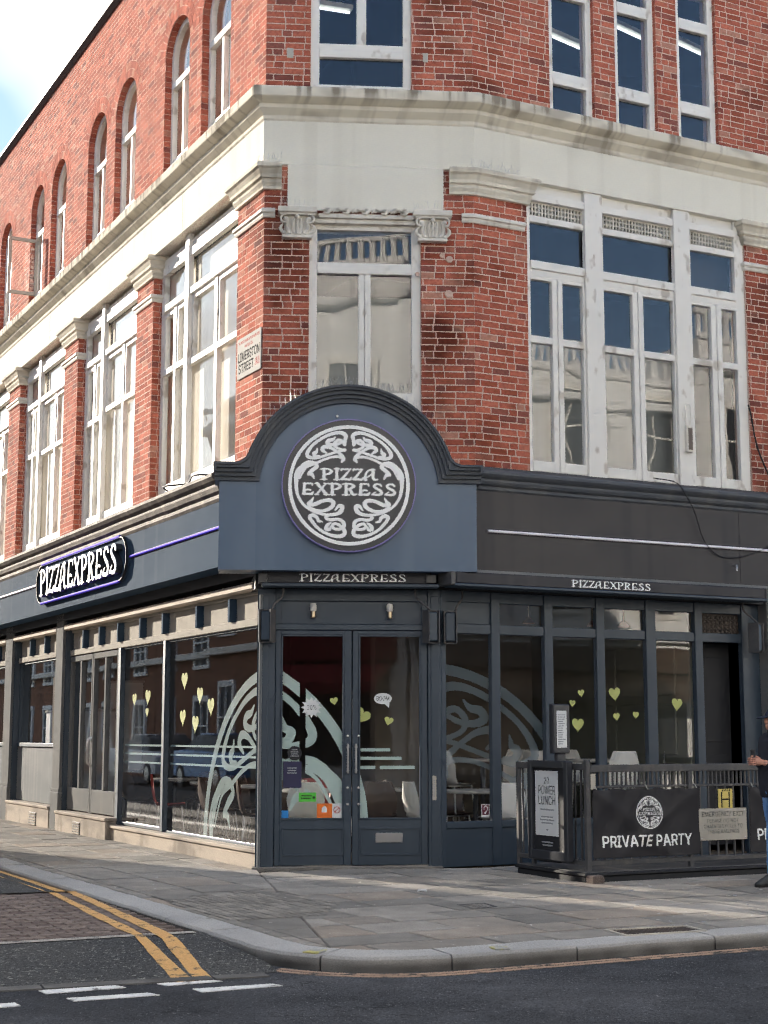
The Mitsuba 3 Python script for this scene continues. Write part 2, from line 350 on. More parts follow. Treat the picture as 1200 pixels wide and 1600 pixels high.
def noisy(mesh, amp, freq, seed=1, edge=None):
    """uneven, worn surface: subdivide long edges and push vertices by noise"""
    m = mesh.get() if isinstance(mesh, Mesh) else mesh
    m = m.copy(); m.merge_vertices()
    if edge: 
        v, f = trimesh.remesh.subdivide_to_size(m.vertices, m.faces, edge, max_iter=12); m = trimesh.Trimesh(v, f, process=False); m.merge_vertices()
    d = np.stack([meshkit.fbm(m.vertices * freq + 17 * k, 3, seed + k) - 0.5 for k in range(3)], 1)
    m.vertices = m.vertices + d * 2 * amp
    return m

def pane_mesh(fac, s0, s1, z0, z1, n, wave=0.0012, tilt=0.002):
    ns = max(2, int((s1 - s0) / 0.09)); nz = max(2, int((z1 - z0) / 0.09))
    s, z = np.meshgrid(np.linspace(s0, s1, ns + 1), np.linspace(z0, z1, nz + 1), indexing='ij')
    a, b = rng.uniform(-tilt, tilt, 2)
    q = np.stack([s * 2.6, z * 1.9, s * 0 + rng.uniform(0, 50)], -1)
    d = n + (meshkit.fbm(q, 2, 5) - 0.5) * 2 * wave + a * (s - (s0 + s1) / 2) + b * (z - (z0 + z1) / 2)
    v = fac.w(np.stack([s, d, z], -1)).reshape(-1, 3)
    i = np.arange((ns + 1) * (nz + 1)).reshape(ns + 1, nz + 1)
    f = np.concatenate([np.stack([i[:-1, :-1], i[1:, :-1], i[1:, 1:]], -1).reshape(-1, 3), np.stack([i[:-1, :-1], i[1:, 1:], i[:-1, 1:]], -1).reshape(-1, 3)])
    return trimesh.Trimesh(v, f, process=False)

# ---------------------------------------------------------------- lettering
def catmull(pts, per=6):
    P = np.asarray(pts, float)
    if len(P) < 3: return np.linspace(P[0], P[-1], 3) if len(P) == 2 else P
    Q = np.vstack([2 * P[0] - P[1], P, 2 * P[-1] - P[-2]]); out = []
    for i in range(1, len(Q) - 2):
        a, b, c, d = Q[i - 1], Q[i], Q[i + 1], Q[i + 2]
        for t in np.arange(per) / per:
            out.append(0.5 * (2 * b + (c - a) * t + (2 * a - 5 * b + 4 * c - d) * t * t + (3 * b - a - 3 * c + d) * t ** 3))
    return np.array(out + [Q[-2]])
def stroke(pts, widths, per=6):
    if np.isscalar(widths): widths = [widths] * len(pts)
    w = np.interp(np.linspace(0, 1, 64), np.linspace(0, 1, len(widths)), widths)
    c = catmull([(x, y) for x, y in pts], per)
    r = np.interp(np.linspace(0, 1, len(c)), np.linspace(0, 1, 64), w) / 2
    dots = [Point(p).buffer(max(q, 1e-4), quad_segs=4) for p, q in zip(c, r)]
    return unary_union([dots[i].union(dots[i + 1]).convex_hull for i in range(len(dots) - 1)])
GLYPH = {
    'P': (.70, [([(.17, .97), (.17, .03)], [.15, .12, .17]), ([(-.02, .93), (.2, .965), (.46, .93), (.60, .74), (.46, .54), (.17, .44)], [.07, .09, .10, .16, .13, .07]), ([(-.02, .025), (.34, .025)], .06)]),
    'I': (.34, [([(.16, .98), (.16, .02)], [.17, .12, .17]), ([(.02, .97), (.3, .97)], .06), ([(.0, .025), (.32, .025)], .06)]),
    'Z': (.64, [([(.03, .82), (.06, .95), (.3, .94), (.56, .965)], [.05, .09, .10, .06]), ([(.54, .95), (.30, .5), (.06, .07)], [.07, .11, .14]), ([(.05, .06), (.3, .07), (.52, .05), (.60, .24)], [.11, .15, .14, .05])]),
    'A': (.76, [([(.05, .03), (.04, .4), (.16, .8), (.42, .96), (.56, .93)], [.17, .10, .09, .10, .08]), ([(.40, .93), (.50, .7), (.47, .3), (.56, .05), (.74, .08)], [.10, .15, .12, .14, .06]), ([(.1, .22), (.34, .44), (.50, .70)], [.05, .08, .07])]),
    'E': (.70, [([(.58, .78), (.55, .95), (.3, .95), (.12, .95)], [.05, .10, .08, .08]), ([(.17, .95), (.15, .5), (.15, .06)], [.13, .12, .17]), ([(.1, .06), (.36, .06), (.54, .06), (.64, .25)], [.14, .12, .16, .05]), ([(.16, .36), (.36, .44), (.48, .40)], [.07, .08, .10])]),
    'X': (.70, [([(.09, .97), (.36, .5), (.60, .03)], [.15, .13, .16]), ([(.58, .97), (.32, .5), (.07, .03)], [.09, .08, .10]), ([(-.0, .97), (.2, .97)], .06), ([(.47, .97), (.68, .97)], .06), ([(-.02, .025), (.18, .025)], .06), ([(.48, .025), (.72, .025)], .06)]),
    'R': (.76, [([(.17, .97), (.17, .03)], [.15, .12, .17]), ([(-.02, .93), (.2, .965), (.46, .93), (.58, .76), (.42, .56), (.2, .48)], [.07, .09, .10, .15, .11, .07]), ([(.28, .5), (.42, .38), (.50, .12), (.60, .04), (.76, .09)], [.07, .12, .14, .13, .05]), ([(-.02, .025), (.34, .025)], .06)]),
    'S': (.66, [([(.52, .80), (.42, .95), (.24, .95), (.13, .80), (.22, .62), (.42, .46), (.54, .26), (.46, .07), (.25, .06), (.02, .07)], [.09, .11, .10, .12, .14, .15, .14, .14, .13, .07]), ([(.03, .06), (.10, .19), (.22, .30)], [.07, .07, .04])]),
    ' ': (.3, [])}
_gl = {}
def nouveau(text, height, track=0.04):
    x, out = 0.0, []
    for c in text:
        adv, st = GLYPH[c]
        if c not in _gl: _gl[c] = unary_union([stroke(p, w) for p, w in st]).simplify(0.006) if st else Polygon()
        out.append(affinity.translate(_gl[c], x, 0)); x += adv + track
    g = affinity.scale(unary_union([o for o in out if not o.is_empty]), height, height, origin=(0, 0))
    return g, x * height
def put_text(mesh, fac, text, s, z, height, n, depth=0.002, width=None, bold=False):
    """plain lettering centred at s on the facade plane, baseline z; width squeezes it to fit"""
    m = meshkit.text_mesh(text, height, depth, bold); v = np.array(m.vertices)
    x0, x1 = v[:, 0].min(), v[:, 0].max(); k = 1.0 if width is None else width / (x1 - x0)
    x = (v[:, 0] - (x0 + x1) / 2) * k * fac.sgn
    mesh.add(fac.w(np.stack([s + x, n + v[:, 2], z + v[:, 1]], 1)), m.faces)

def emblem_shapes():
    """round art nouveau emblem traced in its own units: centre 0,0, ring radius 1; returns (ring, scrolls, text)"""
    C, U = np.array([592.0, 640.0]), 494.0
    ring = Point(0, 0).buffer(1.0, quad_segs=32).difference(Point(0, 0).buffer(0.942, quad_segs=32))
    half = [
        ([(545, 452), (566, 425), (520, 408), (450, 412), (380, 435), (310, 470), (230, 490), (180, 560), (163, 640), (178, 730), (225, 805), (300, 858), (400, 884), (490, 880), (540, 855), (552, 818), (520, 812), (488, 846)], [8, 22, 16, 14, 14, 16, 20, 22, 24, 18, 16, 14, 16, 22, 30, 30, 22, 8]),
        ([(308, 588), (290, 555), (262, 552), (300, 515), (330, 490), (300, 458), (240, 465), (190, 520), (160, 640)], [6, 22, 18, 28, 24, 22, 24, 24, 18]),
        ([(310, 470), (240, 505), (190, 590)], [14, 10, 8]),
        ([(575, 352), (540, 348), (490, 330), (478, 298), (515, 270), (560, 285), (572, 308), (575, 268), (582, 235), (550, 212), (480, 212), (390, 245), (300, 310), (252, 378), (262, 412), (330, 420), (430, 388), (530, 360), (575, 352)], [18, 14, 16, 20, 18, 22, 18, 22, 26, 26, 22, 18, 18, 26, 24, 16, 14, 14, 16]),
        ([(485, 246), (460, 268), (425, 275), (412, 296), (440, 310), (500, 306), (560, 282)], [6, 20, 26, 26, 22, 16, 14]),
        ([(405, 378), (372, 352), (390, 328), (440, 335), (510, 372), (556, 410), (545, 452)], [10, 26, 26, 18, 16, 24, 8]),
        ([(332, 342), (325, 372), (306, 384), (318, 408), (350, 405)], [6, 20, 26, 24, 12]),
        ([(303, 745), (285, 778), (268, 796), (310, 802), (370, 775), (430, 765), (468, 785), (455, 820), (400, 850), (330, 852), (260, 820)], [6, 22, 30, 26, 22, 24, 30, 28, 20, 18, 10]),
        ([(430, 884), (402, 908), (440, 926), (510, 920), (560, 940), (568, 980), (530, 1002), (480, 998), (458, 975), (490, 956), (550, 985), (575, 1030), (540, 1058), (450, 1052), (360, 1010), (300, 950), (275, 905), (300, 890), (330, 905), (345, 935), (374, 942)], [14, 18, 20, 18, 24, 24, 18, 18, 18, 18, 22, 28, 26, 20, 18, 20, 26, 26, 22, 18, 6]),
        ([(446, 950), (415, 972), (406, 1000), (436, 1005), (440, 985)], [6, 24, 24, 18, 8]),
        ([(163, 640), (155, 560), (200, 492), (300, 470)], [20, 12, 12, 12])]
    sh = []
    for pts, w in half:
        q = [((x - 17 * min(1, max(0, (x - 440) / 120)) - C[0]) / U, -(y - C[1]) / U) for x, y in pts]
        sh.append(stroke(q, [v / U for v in w], 5))
    h = unary_union(sh); scr = unary_union([h, affinity.scale(h, -1, 1, origin=(0, 0))]).simplify(0.002)
    a, wa = nouveau('PIZZA', 1.0); b, wb = nouveau('EXPRESS', 1.0)
    def fit(g, x0, x1, y0, y1):
        bx = g.bounds; g = affinity.translate(g, -bx[0], -bx[1]); g = affinity.scale(g, (x1 - x0) / (bx[2] - bx[0]), (y1 - y0) / (bx[3] - bx[1]), origin=(0, 0))
        return affinity.translate(g, x0, y0)
    t = unary_union([fit(a, -.478, .478, .072, .285), fit(b, -.772, .772, -.178, .037)])
    return ring, scr, t
RING, SCROLL, EMTEXT = emblem_shapes()
def heart(size, tilt=0.0):
    t = np.linspace(0, 2 * np.pi, 40, endpoint=False)
    x = 16 * np.sin(t) ** 3; y = 13 * np.cos(t) - 5 * np.cos(2 * t) - 2 * np.cos(3 * t) - np.cos(4 * t)
    return affinity.rotate(affinity.scale(Polygon(np.stack([x, y], 1) / 30), size * 0.95, size * 1.05, origin=(0, 0)), tilt, origin=(0, 0))

# ================================================================ THE CORNER BUILDING
B = thing('corner_building', 'red brick corner building with cream stucco band over a dark blue shopfront', 'building')
LS, RS = 16.0, 7.0           # how far the two long facades are built
Z_ROOF = 12.08
# --- openings: (s0, s1, z0, z1) on the brick face
L_ARCH = [(1.10, 2.08), (2.53, 3.48), (4.68, 5.65), (6.08, 7.03), (8.23, 9.13), (9.58, 10.45), (11.78, 12.66), (13.1, 13.95)]
ARCH_SPRING, ARCH_TOP, ARCH_SILL = 10.27, 10.70, 8.60
L_PIER = [(0.0, 0.78), (3.76, 4.44), (7.27, 8.00), (10.80, 11.55), (14.35, 15.1)]
L_BAY = [(0.78, 3.76), (4.44, 7.27), (8.00, 10.80), (11.55, 14.35)]
F_WIN1 = (0.50, 1.74, 4.30, 7.12); F_WIN2 = (0.50, 1.64, 8.55, 10.75)
R_WIN1 = (0.70, 3.87, 4.22, 7.664); R_WIN2 = [(1.04, 1.68), (1.98, 2.60), (2.91, 3.53)]
def arch_poly(s0, s1):
    c, a = (s0 + s1) / 2, (s1 - s0) / 2
    t = np.linspace(0, np.pi, 19); h = ARCH_TOP - ARCH_SPRING
    return Polygon([(s0, ARCH_SILL - .2), (s1, ARCH_SILL - .2)] + [(c + a * math.cos(q), ARCH_SPRING + h * math.sin(q)) for q in t])
wall_poly = {}
wall_poly['L'] = sbox(0, 4.15, LS, Z_ROOF).difference(unary_union([arch_poly(*o) for o in L_ARCH] + [sbox(a, 4.0, b, 7.66) for a, b in L_BAY]))
wall_poly['F'] = sbox(0, 4.15, 2.337, Z_ROOF).difference(unary_union([sbox(F_WIN1[0], 4.0, F_WIN1[1], F_WIN1[3]), sbox(*[F_WIN2[i] for i in (0, 2, 1, 3)])]))
wall_poly['R'] = sbox(0, 4.15, RS, Z_ROOF).difference(unary_union([sbox(R_WIN1[0], 4.0, R_WIN1[1], R_WIN1[3])] + [sbox(a, 8.4, b, 10.6) for a, b in R_WIN2] + [sbox(4.9, 4.0, 6.6, 7.58), sbox(4.9, 8.4, 6.5, 10.6)]))
FAC = {'L': L, 'F': F, 'R': R}
# --- mortar and backing: the wall itself
wall = part(B, 'brick_wall', (lambda m: [m.poly(FAC[k], wall_poly[k], -0.30, -0.0022) for k in 'LFR'] and m)(Mesh()), 'mortar')
# --- bricks: each its own piece, laid in courses of 75 mm
BV = np.array([[0, 0], [1, 0], [1, 1], [0, 1]], float)
BRF = np.array([[0, 1, 5], [0, 5, 4], [1, 2, 6], [1, 6, 5], [2, 3, 7], [2, 7, 6], [3, 0, 4], [3, 4, 7], [4, 5, 6], [4, 6, 7], [0, 3, 2], [0, 2, 1]])
bricks = []          # (projected size, verts, tone)
COURSE = 0.0752
def lay(fac, region, prep, s_lo, s_hi, z_lo, z_hi, soldier=None):
    k0 = int(z_lo / COURSE)
    for k in range(k0, int(z_hi / COURSE) + 1):
        z = k * COURSE; s = s_lo - 0.225 * (0.5 if k % 2 else 0.0) - 0.002 - rnd.uniform(0, .05); h = rnd.randrange(4); pat = rnd.choice((2, 3, 3, 5))
        while s < s_hi:
            ln = (0.2145 if (h % pat) else 0.102) + rnd.uniform(-.004, .004)
            h += 1
            a, b, c, d = s + 0.005, s + ln + 0.005, z + 0.005, z + COURSE - 0.005
            s += ln + 0.0115
            r = sbox(a, c, b, d)
            if not prep.intersects(r): continue
            if not prep.contains(r):
                r = region.intersection(r.buffer(0))
                if r.is_empty or r.area < 4e-4: continue
                a, c, b, d = r.bounds
                if r.area < 0.9 * (b - a) * (d - c):
                    g = max(getattr(r, 'geoms', [r]), key=lambda q: q.area)
                    m = trimesh.creation.extrude_polygon(g, 0.012, engine='earcut'); v = m.vertices
                    bricks.append((0.0, fac.w(np.stack([v[:, 0], v[:, 2] - 0.011 + rnd.uniform(-.001, .001), v[:, 1]], 1)), m.faces, (rnd.random(), rnd.random())))
                    continue
            j = rng.uniform(-0.0022, 0.0022, (4, 2)); p = rng.uniform(-0.0006, 0.0012)
            back = BV * [b - a, d - c] + [a, c] + j
            front = BV * [b - a - 0.003, d - c - 0.003] + [a + 0.0015, c + 0.0015] + j
            tl = rng.uniform(-0.0008, 0.0008, 2)
            nb = np.full(4, -0.012); nf = p + (BV - 0.5) @ tl
            v = np.concatenate([np.stack([back[:, 0], nb, back[:, 1]], 1), np.stack([front[:, 0], nf, front[:, 1]], 1)])
            wv = fac.w(v); q = px(wv[4:])
            size = 0.5 * abs(np.cross(q[2] - q[0], q[3] - q[1]))
            ok = (-5 < q[:, 0].min()) and q[:, 0].max() < 1205 and q[:, 1].min() > -5 and (d < 7.1 or c > 8.66)
            bricks.append((size if ok else 0.0, wv, BRF, (rnd.random(), rnd.random())))
import warnings; warnings.filterwarnings('ignore')
from shapely.prepared import prep as _prep
vis = {'L': sbox(0, 4.2, LS, Z_ROOF), 'F': sbox(0, 4.2, 2.337, Z_ROOF), 'R': sbox(0, 4.2, RS, Z_ROOF)}
def rings(o):   # two rows of brick-on-edge over each arched window are laid separately
    c, a = (o[0] + o[1]) / 2, (o[1] - o[0]) / 2
    t = np.linspace(0, np.pi, 25)
    return Polygon([(c + (a + .235) * math.cos(q), ARCH_SPRING + (ARCH_TOP - ARCH_SPRING + .235) * math.sin(q)) for q in t]).difference(arch_poly(*o)).intersection(sbox(o[0] - 1, ARCH_SPRING, o[1] + 1, 12))
for k in 'LFR':
    reg = wall_poly[k].buffer(0)
    if k == 'L': reg = reg.difference(unary_union([rings(o) for o in L_ARCH]).buffer(0.004))
    for z0, z1 in ((4.2, 7.64), (8.52, Z_ROOF)):
        rr = reg.intersection(sbox(-1, z0, 99, z1)); lay(FAC[k], rr, _prep(rr), 0.0, {'L': LS, 'F': 2.337, 'R': RS}[k], z0, z1)
for o in L_ARCH:
    c, a, h = (o[0] + o[1]) / 2, (o[1] - o[0]) / 2, ARCH_TOP - ARCH_SPRING
    for row in (0, 1):
        i0, i1 = row * 0.117 + 0.004, row * 0.117 + 0.113
        N = 17
        for q in range(N):
            t0, t1 = math.pi * (q + .05) / N, math.pi * (q + .95) / N
            quad = [(c + (a + i) * math.cos(t), ARCH_SPRING + (h + i) * math.sin(t)) for i, t in ((i0, t0), (i1, t0), (i1, t1), (i0, t1))]
            m = trimesh.creation.extrude_polygon(Polygon(quad), 0.012, engine='earcut'); v = m.vertices
            bricks.append((0.0, L.w(np.stack([v[:, 0], v[:, 2] - 0.011 + rnd.uniform(0, .002), v[:, 1]], 1)), m.faces, (rnd.random(), rnd.random() * .8)))
for o in L_ARCH:
    c, a, h = (o[0] + o[1]) / 2, (o[1] - o[0]) / 2, ARCH_TOP - ARCH_SPRING
    for q in range(19):
        t0, t1 = math.pi * (q + .05) / 19, math.pi * (q + .95) / 19
        quad = [(c + (a - i) * math.cos(t), ARCH_SPRING + (h - i) * math.sin(t)) for i, t in ((.004, t0), (-.01, t0), (-.01, t1), (.004, t1))]
        m = trimesh.creation.extrude_polygon(Polygon(quad).buffer(0), 0.088, engine='earcut'); v = m.vertices
        bricks.append((0.0, L.w(np.stack([v[:, 0], v[:, 2] - 0.094, v[:, 1]], 1)), m.faces, (rnd.random(), rnd.random() * .8)))
def reveal(fac, s, z0, z1, depth, side):
    """bricks in the side of an opening; side=+1: the face looks towards +s"""
    k = int(z0 / COURSE)
    while k * COURSE < z1:
        cut = [0.0, 0.1, depth] if k % 2 else [0.0, depth * 0.62, depth]
        for a, b in zip(cut[:-1], cut[1:]):
            if b - a < .03: continue
            lo, hi = (s - .01, s + .0035) if side > 0 else (s - .0035, s + .01)
            z = max(z0, k * COURSE + .0045); t = min(z1, (k + 1) * COURSE - .0045)
            if t - z < .01: continue
            m = Mesh().box(fac, lo, hi, -b + .004, -a - .004, z, t, 0)
            bricks.append((0.0, m.v[0], m.f[0], (rnd.random(), rnd.random())))
        k += 1
for a, b in L_ARCH: reveal(L, b, ARCH_SILL - .1, ARCH_SPRING, 0.20, -1); reveal(L, a, ARCH_SILL - .1, ARCH_SPRING, 0.20, 1)
for a, b in L_BAY: reveal(L, b, 4.2, 7.64, 0.14, -1); reveal(L, a, 4.2, 7.64, 0.14, 1)
for a, b in R_WIN2: reveal(R, a, 8.5, 10.6, 0.10, 1); reveal(R, b, 8.5, 10.6, 0.10, -1)
bricks.sort(key=lambda q: -q[0])
def uvs(n, tone): return np.tile(tone, (n, 1))
for sz, v, f, tone in bricks[:300]:
    put(num(f'{wall}__brick'), Mesh().add(v, f), 'brick', uv=uvs(len(v), tone))
rest = Mesh(); ruv = []
for sz, v, f, tone in bricks[300:]: rest.add(v, f); ruv.append(uvs(len(v), tone))
k = put(f'{wall}__further_bricks', rest, 'brick', uv=np.vstack(ruv)); labels[k] = {'kind': 'stuff'}

# --- stucco band, cornice, capitals
def path_LFR(sl, sr, off=0.0): return [L.xy(sl), CORNER_L, CORNER_R, R.xy(sr)]
def outward(path): return path      # L far -> corner -> corner -> R far: outward lies right of travel
m = Mesh(); prof = [(-0.30, 7.66), (0.022, 7.66), (0.022, 8.20), (-0.30, 8.20)]
m.tm(run(path_LFR(LS, RS), prof).get())
m.poly(F, sbox(0.255, 7.14, 1.995, 7.665), -0.1, 0.0215)
for s_ in (2.62, 8.9): part(B, 'stucco_joint', Mesh().box(L, s_ - .004, s_ + .004, .0, .0232, 7.67, 8.16, 0), 'mortar')
part(B, 'stucco_frieze', m, 'stucco')
cor = [(-0.02, 8.165), (.022, 8.165), (.035, 8.185), (.035, 8.225), (.075, 8.265), (.10, 8.29), (.10, 8.335), (.125, 8.345), (.165, 8.365), (.20, 8.385), (.205, 8.40), (.205, 8.49), (.19, 8.508), (.10, 8.545), (-0.02, 8.57)]
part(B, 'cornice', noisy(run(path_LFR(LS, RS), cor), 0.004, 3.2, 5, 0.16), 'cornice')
cap = [(-.02, 7.37), (.03, 7.37), (.03, 7.40), (.05, 7.44), (.05, 7.475), (.075, 7.49), (.075, 7.53), (.10, 7.58), (.125, 7.60), (.125, 7.64), (.105, 7.662), (-.02, 7.662)]
strg = [(-.02, 7.045), (.02, 7.045), (.03, 7.07), (.03, 7.09), (.05, 7.10), (.05, 7.135), (.03, 7.15), (-.02, 7.15)]
def pier_path(fac, a, b):
    p = [fac.xy(a, -.14), fac.xy(a), fac.xy(b), fac.xy(b, -.14)]
    return p if fac.sgn > 0 else p[::-1]
for i, (a, b) in enumerate(L_PIER):
    for pf, nm in ((cap, 'capital'), (strg, 'string_moulding')):
        p = pier_path(L, a, b) if i else [L.xy(b, -.14), L.xy(b), CORNER_L, F.xy(.19 if nm == 'capital' else .12)]
        part(B, nm, noisy(run(p, pf), .002, 5, i, .2), 'cornice' if nm == 'capital' else 'trim_white')
part(B, 'capital', noisy(run([F.xy(2.06), CORNER_R, R.xy(.70), R.xy(.70, -.1)], cap), .002, 5, 9, .2), 'cornice')
part(B, 'string_moulding', run([F.xy(2.20), CORNER_R, R.xy(.66)], strg), 'trim_white')
part(B, 'capital', noisy(run([R.xy(3.87, -.1), R.xy(3.87), R.xy(4.9), R.xy(4.9, -.1)], cap), .002, 5, 12, .2), 'cornice')
part(B, 'string_moulding', run([R.xy(3.87, -.1), R.xy(3.87), R.xy(4.9), R.xy(4.9, -.1)], strg), 'trim_white')
# carved capitals beside the corner window
def carved(s0, s1):
    sc, m = (s0 + s1) / 2, Mesh()
    m.box(F, s0 - .02, s1 + .02, -.02, .14, 7.075, 7.14, .006); m.box(F, s0, s1, -.02, .12, 7.05, 7.078, .004)
    m.box(F, s0 + .03, s1 - .03, -.02, .085, 6.80, 6.835, .005); m.box(F, s0 + .05, s1 - .05, -.02, .07, 6.83, 7.06, .004)
    for sg in (-1, 1):
        t = np.linspace(0, 4.6 * np.pi / 2, 26); r = .058 - .0062 * t
        c = np.array([sc + sg * (s1 - s0 - .12) / 2, 7.0])
        m.tube(F.w(np.stack([c[0] - sg * r * np.cos(t + 1.2), np.full_like(t, .105), c[1] + r * np.sin(t + 1.2)], 1)), .013, 7)
        m.lathe([(.018, -.01), (.022, .01), (.012, .022), (.0, .026)], frame_at(F, c[0], .10, c[1]), 10)
        for q in range(3):
            z0 = 6.84; base = sc + sg * (.03 + .05 * q)
            t = np.linspace(0, 1, 9)
            m.tube(F.w(np.stack([base + sg * .035 * np.sin(t * 2.6) * (q + .6) * .6, .075 + .045 * t ** 2, z0 + t * (.10 + .055 * (2 - q) * .6)], 1)), np.interp(t, [0, .6, 1], [.018, .022, .008]), 7)
    t = np.linspace(0, 1, 9)
    m.tube(F.w(np.stack([sc + 0 * t, .075 + .05 * t ** 2, 6.84 + .16 * t], 1)), np.interp(t, [0, .6, 1], [.02, .026, .008]), 7)
    m.lathe([(.0, .055), (.022, .045), (.03, .02), (.03, 0)], frame_at(F, sc, .08, 7.03), 12)
    return m
for a, b in ((0.17, 0.56), (1.67, 2.06)):
    part(B, 'carved_capital', carved(a, b), 'trim_white', 40)
m = Mesh(); m.box(F, .60, 1.66, -.05, .045, 7.05, 7.10, .006)
for i in range(9):
    c = .70 + i * .107; sg = 1 if i % 2 else -1
    t = np.linspace(0, 5.2, 22); r = .036 - .005 * t
    m.tube(F.w(np.stack([c + sg * r * np.cos(t), np.full_like(t, .055), 7.135 + r * np.sin(t) * .9], 1)), .013, 6)
    m.tube(F.w([[c - .05, .05, 7.11], [c, .062, 7.125 + .03 * sg], [c + .06, .05, 7.15]]), [.009, .017, .006], 6)
part(B, 'carved_scroll_lintel', m, 'trim_white', 40)
part(B, 'window_head', Mesh().box(F, .56, 1.68, -.12, .012, 7.0, 7.05, .004).box(F, .50, 1.74, -.2, -.05, 6.94, 7.12, .004), 'trim_white')
# drip ticks of soot and small scars on the piers: removed fixings
for s, z, r in ((2.06, 6.62, .03), (1.98, 6.66, .022), (2.05, 6.22, .035), (1.70, 6.44, .02)):
    part(B, 'wall_scar', Mesh().lathe([(r * 1.4, 0), (r * 1.15, .012), (r * .7, .006), (0, .002)], frame_at(F, s, -.002, z), 14), 'mortar')
for fac, s, z, w, h in ((F, .27, 8.98, .075, .115), (F, 1.80, 8.98, .06, .11)):
    part(B, 'mortar_patch', noisy(Mesh().box(fac, s - w / 2, s + w / 2, -.01, .006, z - h / 2, z + h / 2, .003), .006, 30, 3, .03), 'plate_cream')

# --- windows
def window(fac, name, bars, panes, front, depth=0.07, parent=B, wave=.0012, bsdf='window_paint', arched=None):
    w = num(f'{parent}__{name}')
    m = Mesh()
    for b in bars:
        f = front + (b[4] if len(b) > 4 else 0.0)
        m.box(fac, b[0], b[1], f - depth, f, b[2], b[3], .005)
    if arched is not None: m.poly(fac, arched, front - depth, front)
    put(f'{w}__frame', noisy(m, .0015, 6, int(abs(bars[0][0]) * 100) % 50), bsdf)
    for p in panes:
        put(num(f'{w}__pane'), pane_mesh(fac, p[0] - .006, p[1] + .006, p[2] - .006, p[3] + .006, front - depth * .55, wave), 'pane', True)
    return w
# front, second floor
window(F, 'corner_window', [(.50, .60, 8.5, 10.75), (1.55, 1.64, 8.5, 10.75), (.60, 1.55, 8.55, 8.64), (.60, 1.55, 8.965, 9.05, .01), (.60, 1.55, 9.05, 9.13), (1.02, 1.13, 9.13, 10.66), (.60, 1.55, 10.66, 10.75)],
       [(.60, 1.55, 8.64, 8.965), (.60, 1.02, 9.13, 10.66), (1.13, 1.55, 9.13, 10.66)], -.045)
# front, first floor
window(F, 'corner_window', [(.50, .59, 4.3, 7.0), (1.64, 1.74, 4.3, 7.0), (.59, 1.64, 6.44, 6.565, .012), (.59, 1.64, 6.94, 7.0), (1.05, 1.115, 5.10, 6.44), (1.12, 1.185, 5.10, 6.44, .006), (.59, 1.64, 5.02, 5.10), (.53, 1.71, 4.6, 5.02)],
       [(.59, 1.64, 6.565, 6.94), (.59, 1.05, 5.10, 6.44), (1.185, 1.64, 5.10, 6.44)], -.05)
part(B, 'window_blind', Mesh().box(F, .52, 1.72, -.32, -.315, 4.4, 6.25, 0), 'blind_grey')
# right, second floor
for i, (a, b) in enumerate(R_WIN2):
    window(R, 'sash_window', [(a, a + .085, 8.45, 10.6), (b - .085, b, 8.45, 10.6), (a + .085, b - .085, 8.5, 8.60), (a + .085, b - .085, 8.94, 9.01, .012), (a + .085, b - .085, 9.01, 9.10), (a + .085, b - .085, 10.04, 10.18, .008), (a + .085, b - .085, 10.52, 10.6)],
           [(a + .085, b - .085, 8.60, 8.94), (a + .085, b - .085, 9.10, 10.04), (a + .085, b - .085, 10.18, 10.52)], -.055)
# right, first floor: three lights between mullions, tilted casements
def r_first():
    z0 = 4.30
    cols = [(.76, 1.05), (1.19, 1.47), (1.75, 2.18), (2.33, 2.77), (3.03, 3.34), (3.50, 3.73)]
    bars = [(.70, .76, 4.25, 7.66), (3.73, 3.87, 4.25, 7.66), (1.50, 1.75, 4.25, 7.66, .03), (2.79, 3.03, 4.25, 7.66, .03)]
    for a, b in ((1.05, 1.19), (2.18, 2.33), (3.34, 3.50)):
        mid = (a + b) / 2
        bars += [(a, mid - .003, z0, 6.56), (mid + .003, b, z0, 6.56, .006)]
    bars += [(1.47, 1.50, z0, 6.56), (2.77, 2.79, z0, 6.56)]
    for a, b in ((.76, 1.50), (1.75, 2.79), (3.03, 3.73)):
        bars += [(a, b, 6.56, 6.64), (a, b, 6.64, 6.74, .02), (a, b, 7.20, 7.27), (a, b, 7.45, 7.54, .02), (a, b, 7.54, 7.66, -.03)]
    panes = [(.78, 1.48, 6.74, 7.20), (1.77, 2.77, 6.74, 7.20), (3.05, 3.71, 6.74, 7.20)]
    for a, b in cols:
        bars += [(a, b, 5.78, 5.86), (a, b, z0, 4.42, .004)]
        panes += [(a, b, 4.42, 5.78), (a, b, 5.86, 6.52)]
    for a, b in cols: bars.append((a, b, 6.52, 6.56))
    w = window(R, 'casement_window', bars, panes, -.03, wave=.0013)
    for a, b in ((.77, 1.49), (1.76, 2.78), (3.04, 3.72)):
        m = Mesh(); part(B, 'vent_backing', Mesh().box(R, a, b, -.095, -.085, 7.27, 7.45, 0), 'room_dark')
        n = int((b - a) / .045)
        for i in range(n + 1):
            s = a + (b - a) * i / n; m.box(R, s - .007, s + .007, -.085, -.055, 7.275, 7.445, 0)
        for z in (7.28, 7.335, 7.39, 7.44): m.box(R, a, b, -.075, -.057, z - .006, z + .006, 0)
        put(num(f'{w}__lattice_vent'), m, 'trim_white')
r_first()
part(B, 'window_blind', Mesh().box(R, .74, 3.84, -.42, -.415, 4.2, 5.9, 0), 'blind_grey')
part(B, 'window_blind', Mesh().box(R, 2.95, 3.84, -.30, -.295, 4.2, 7.3, 0), 'room_dark')
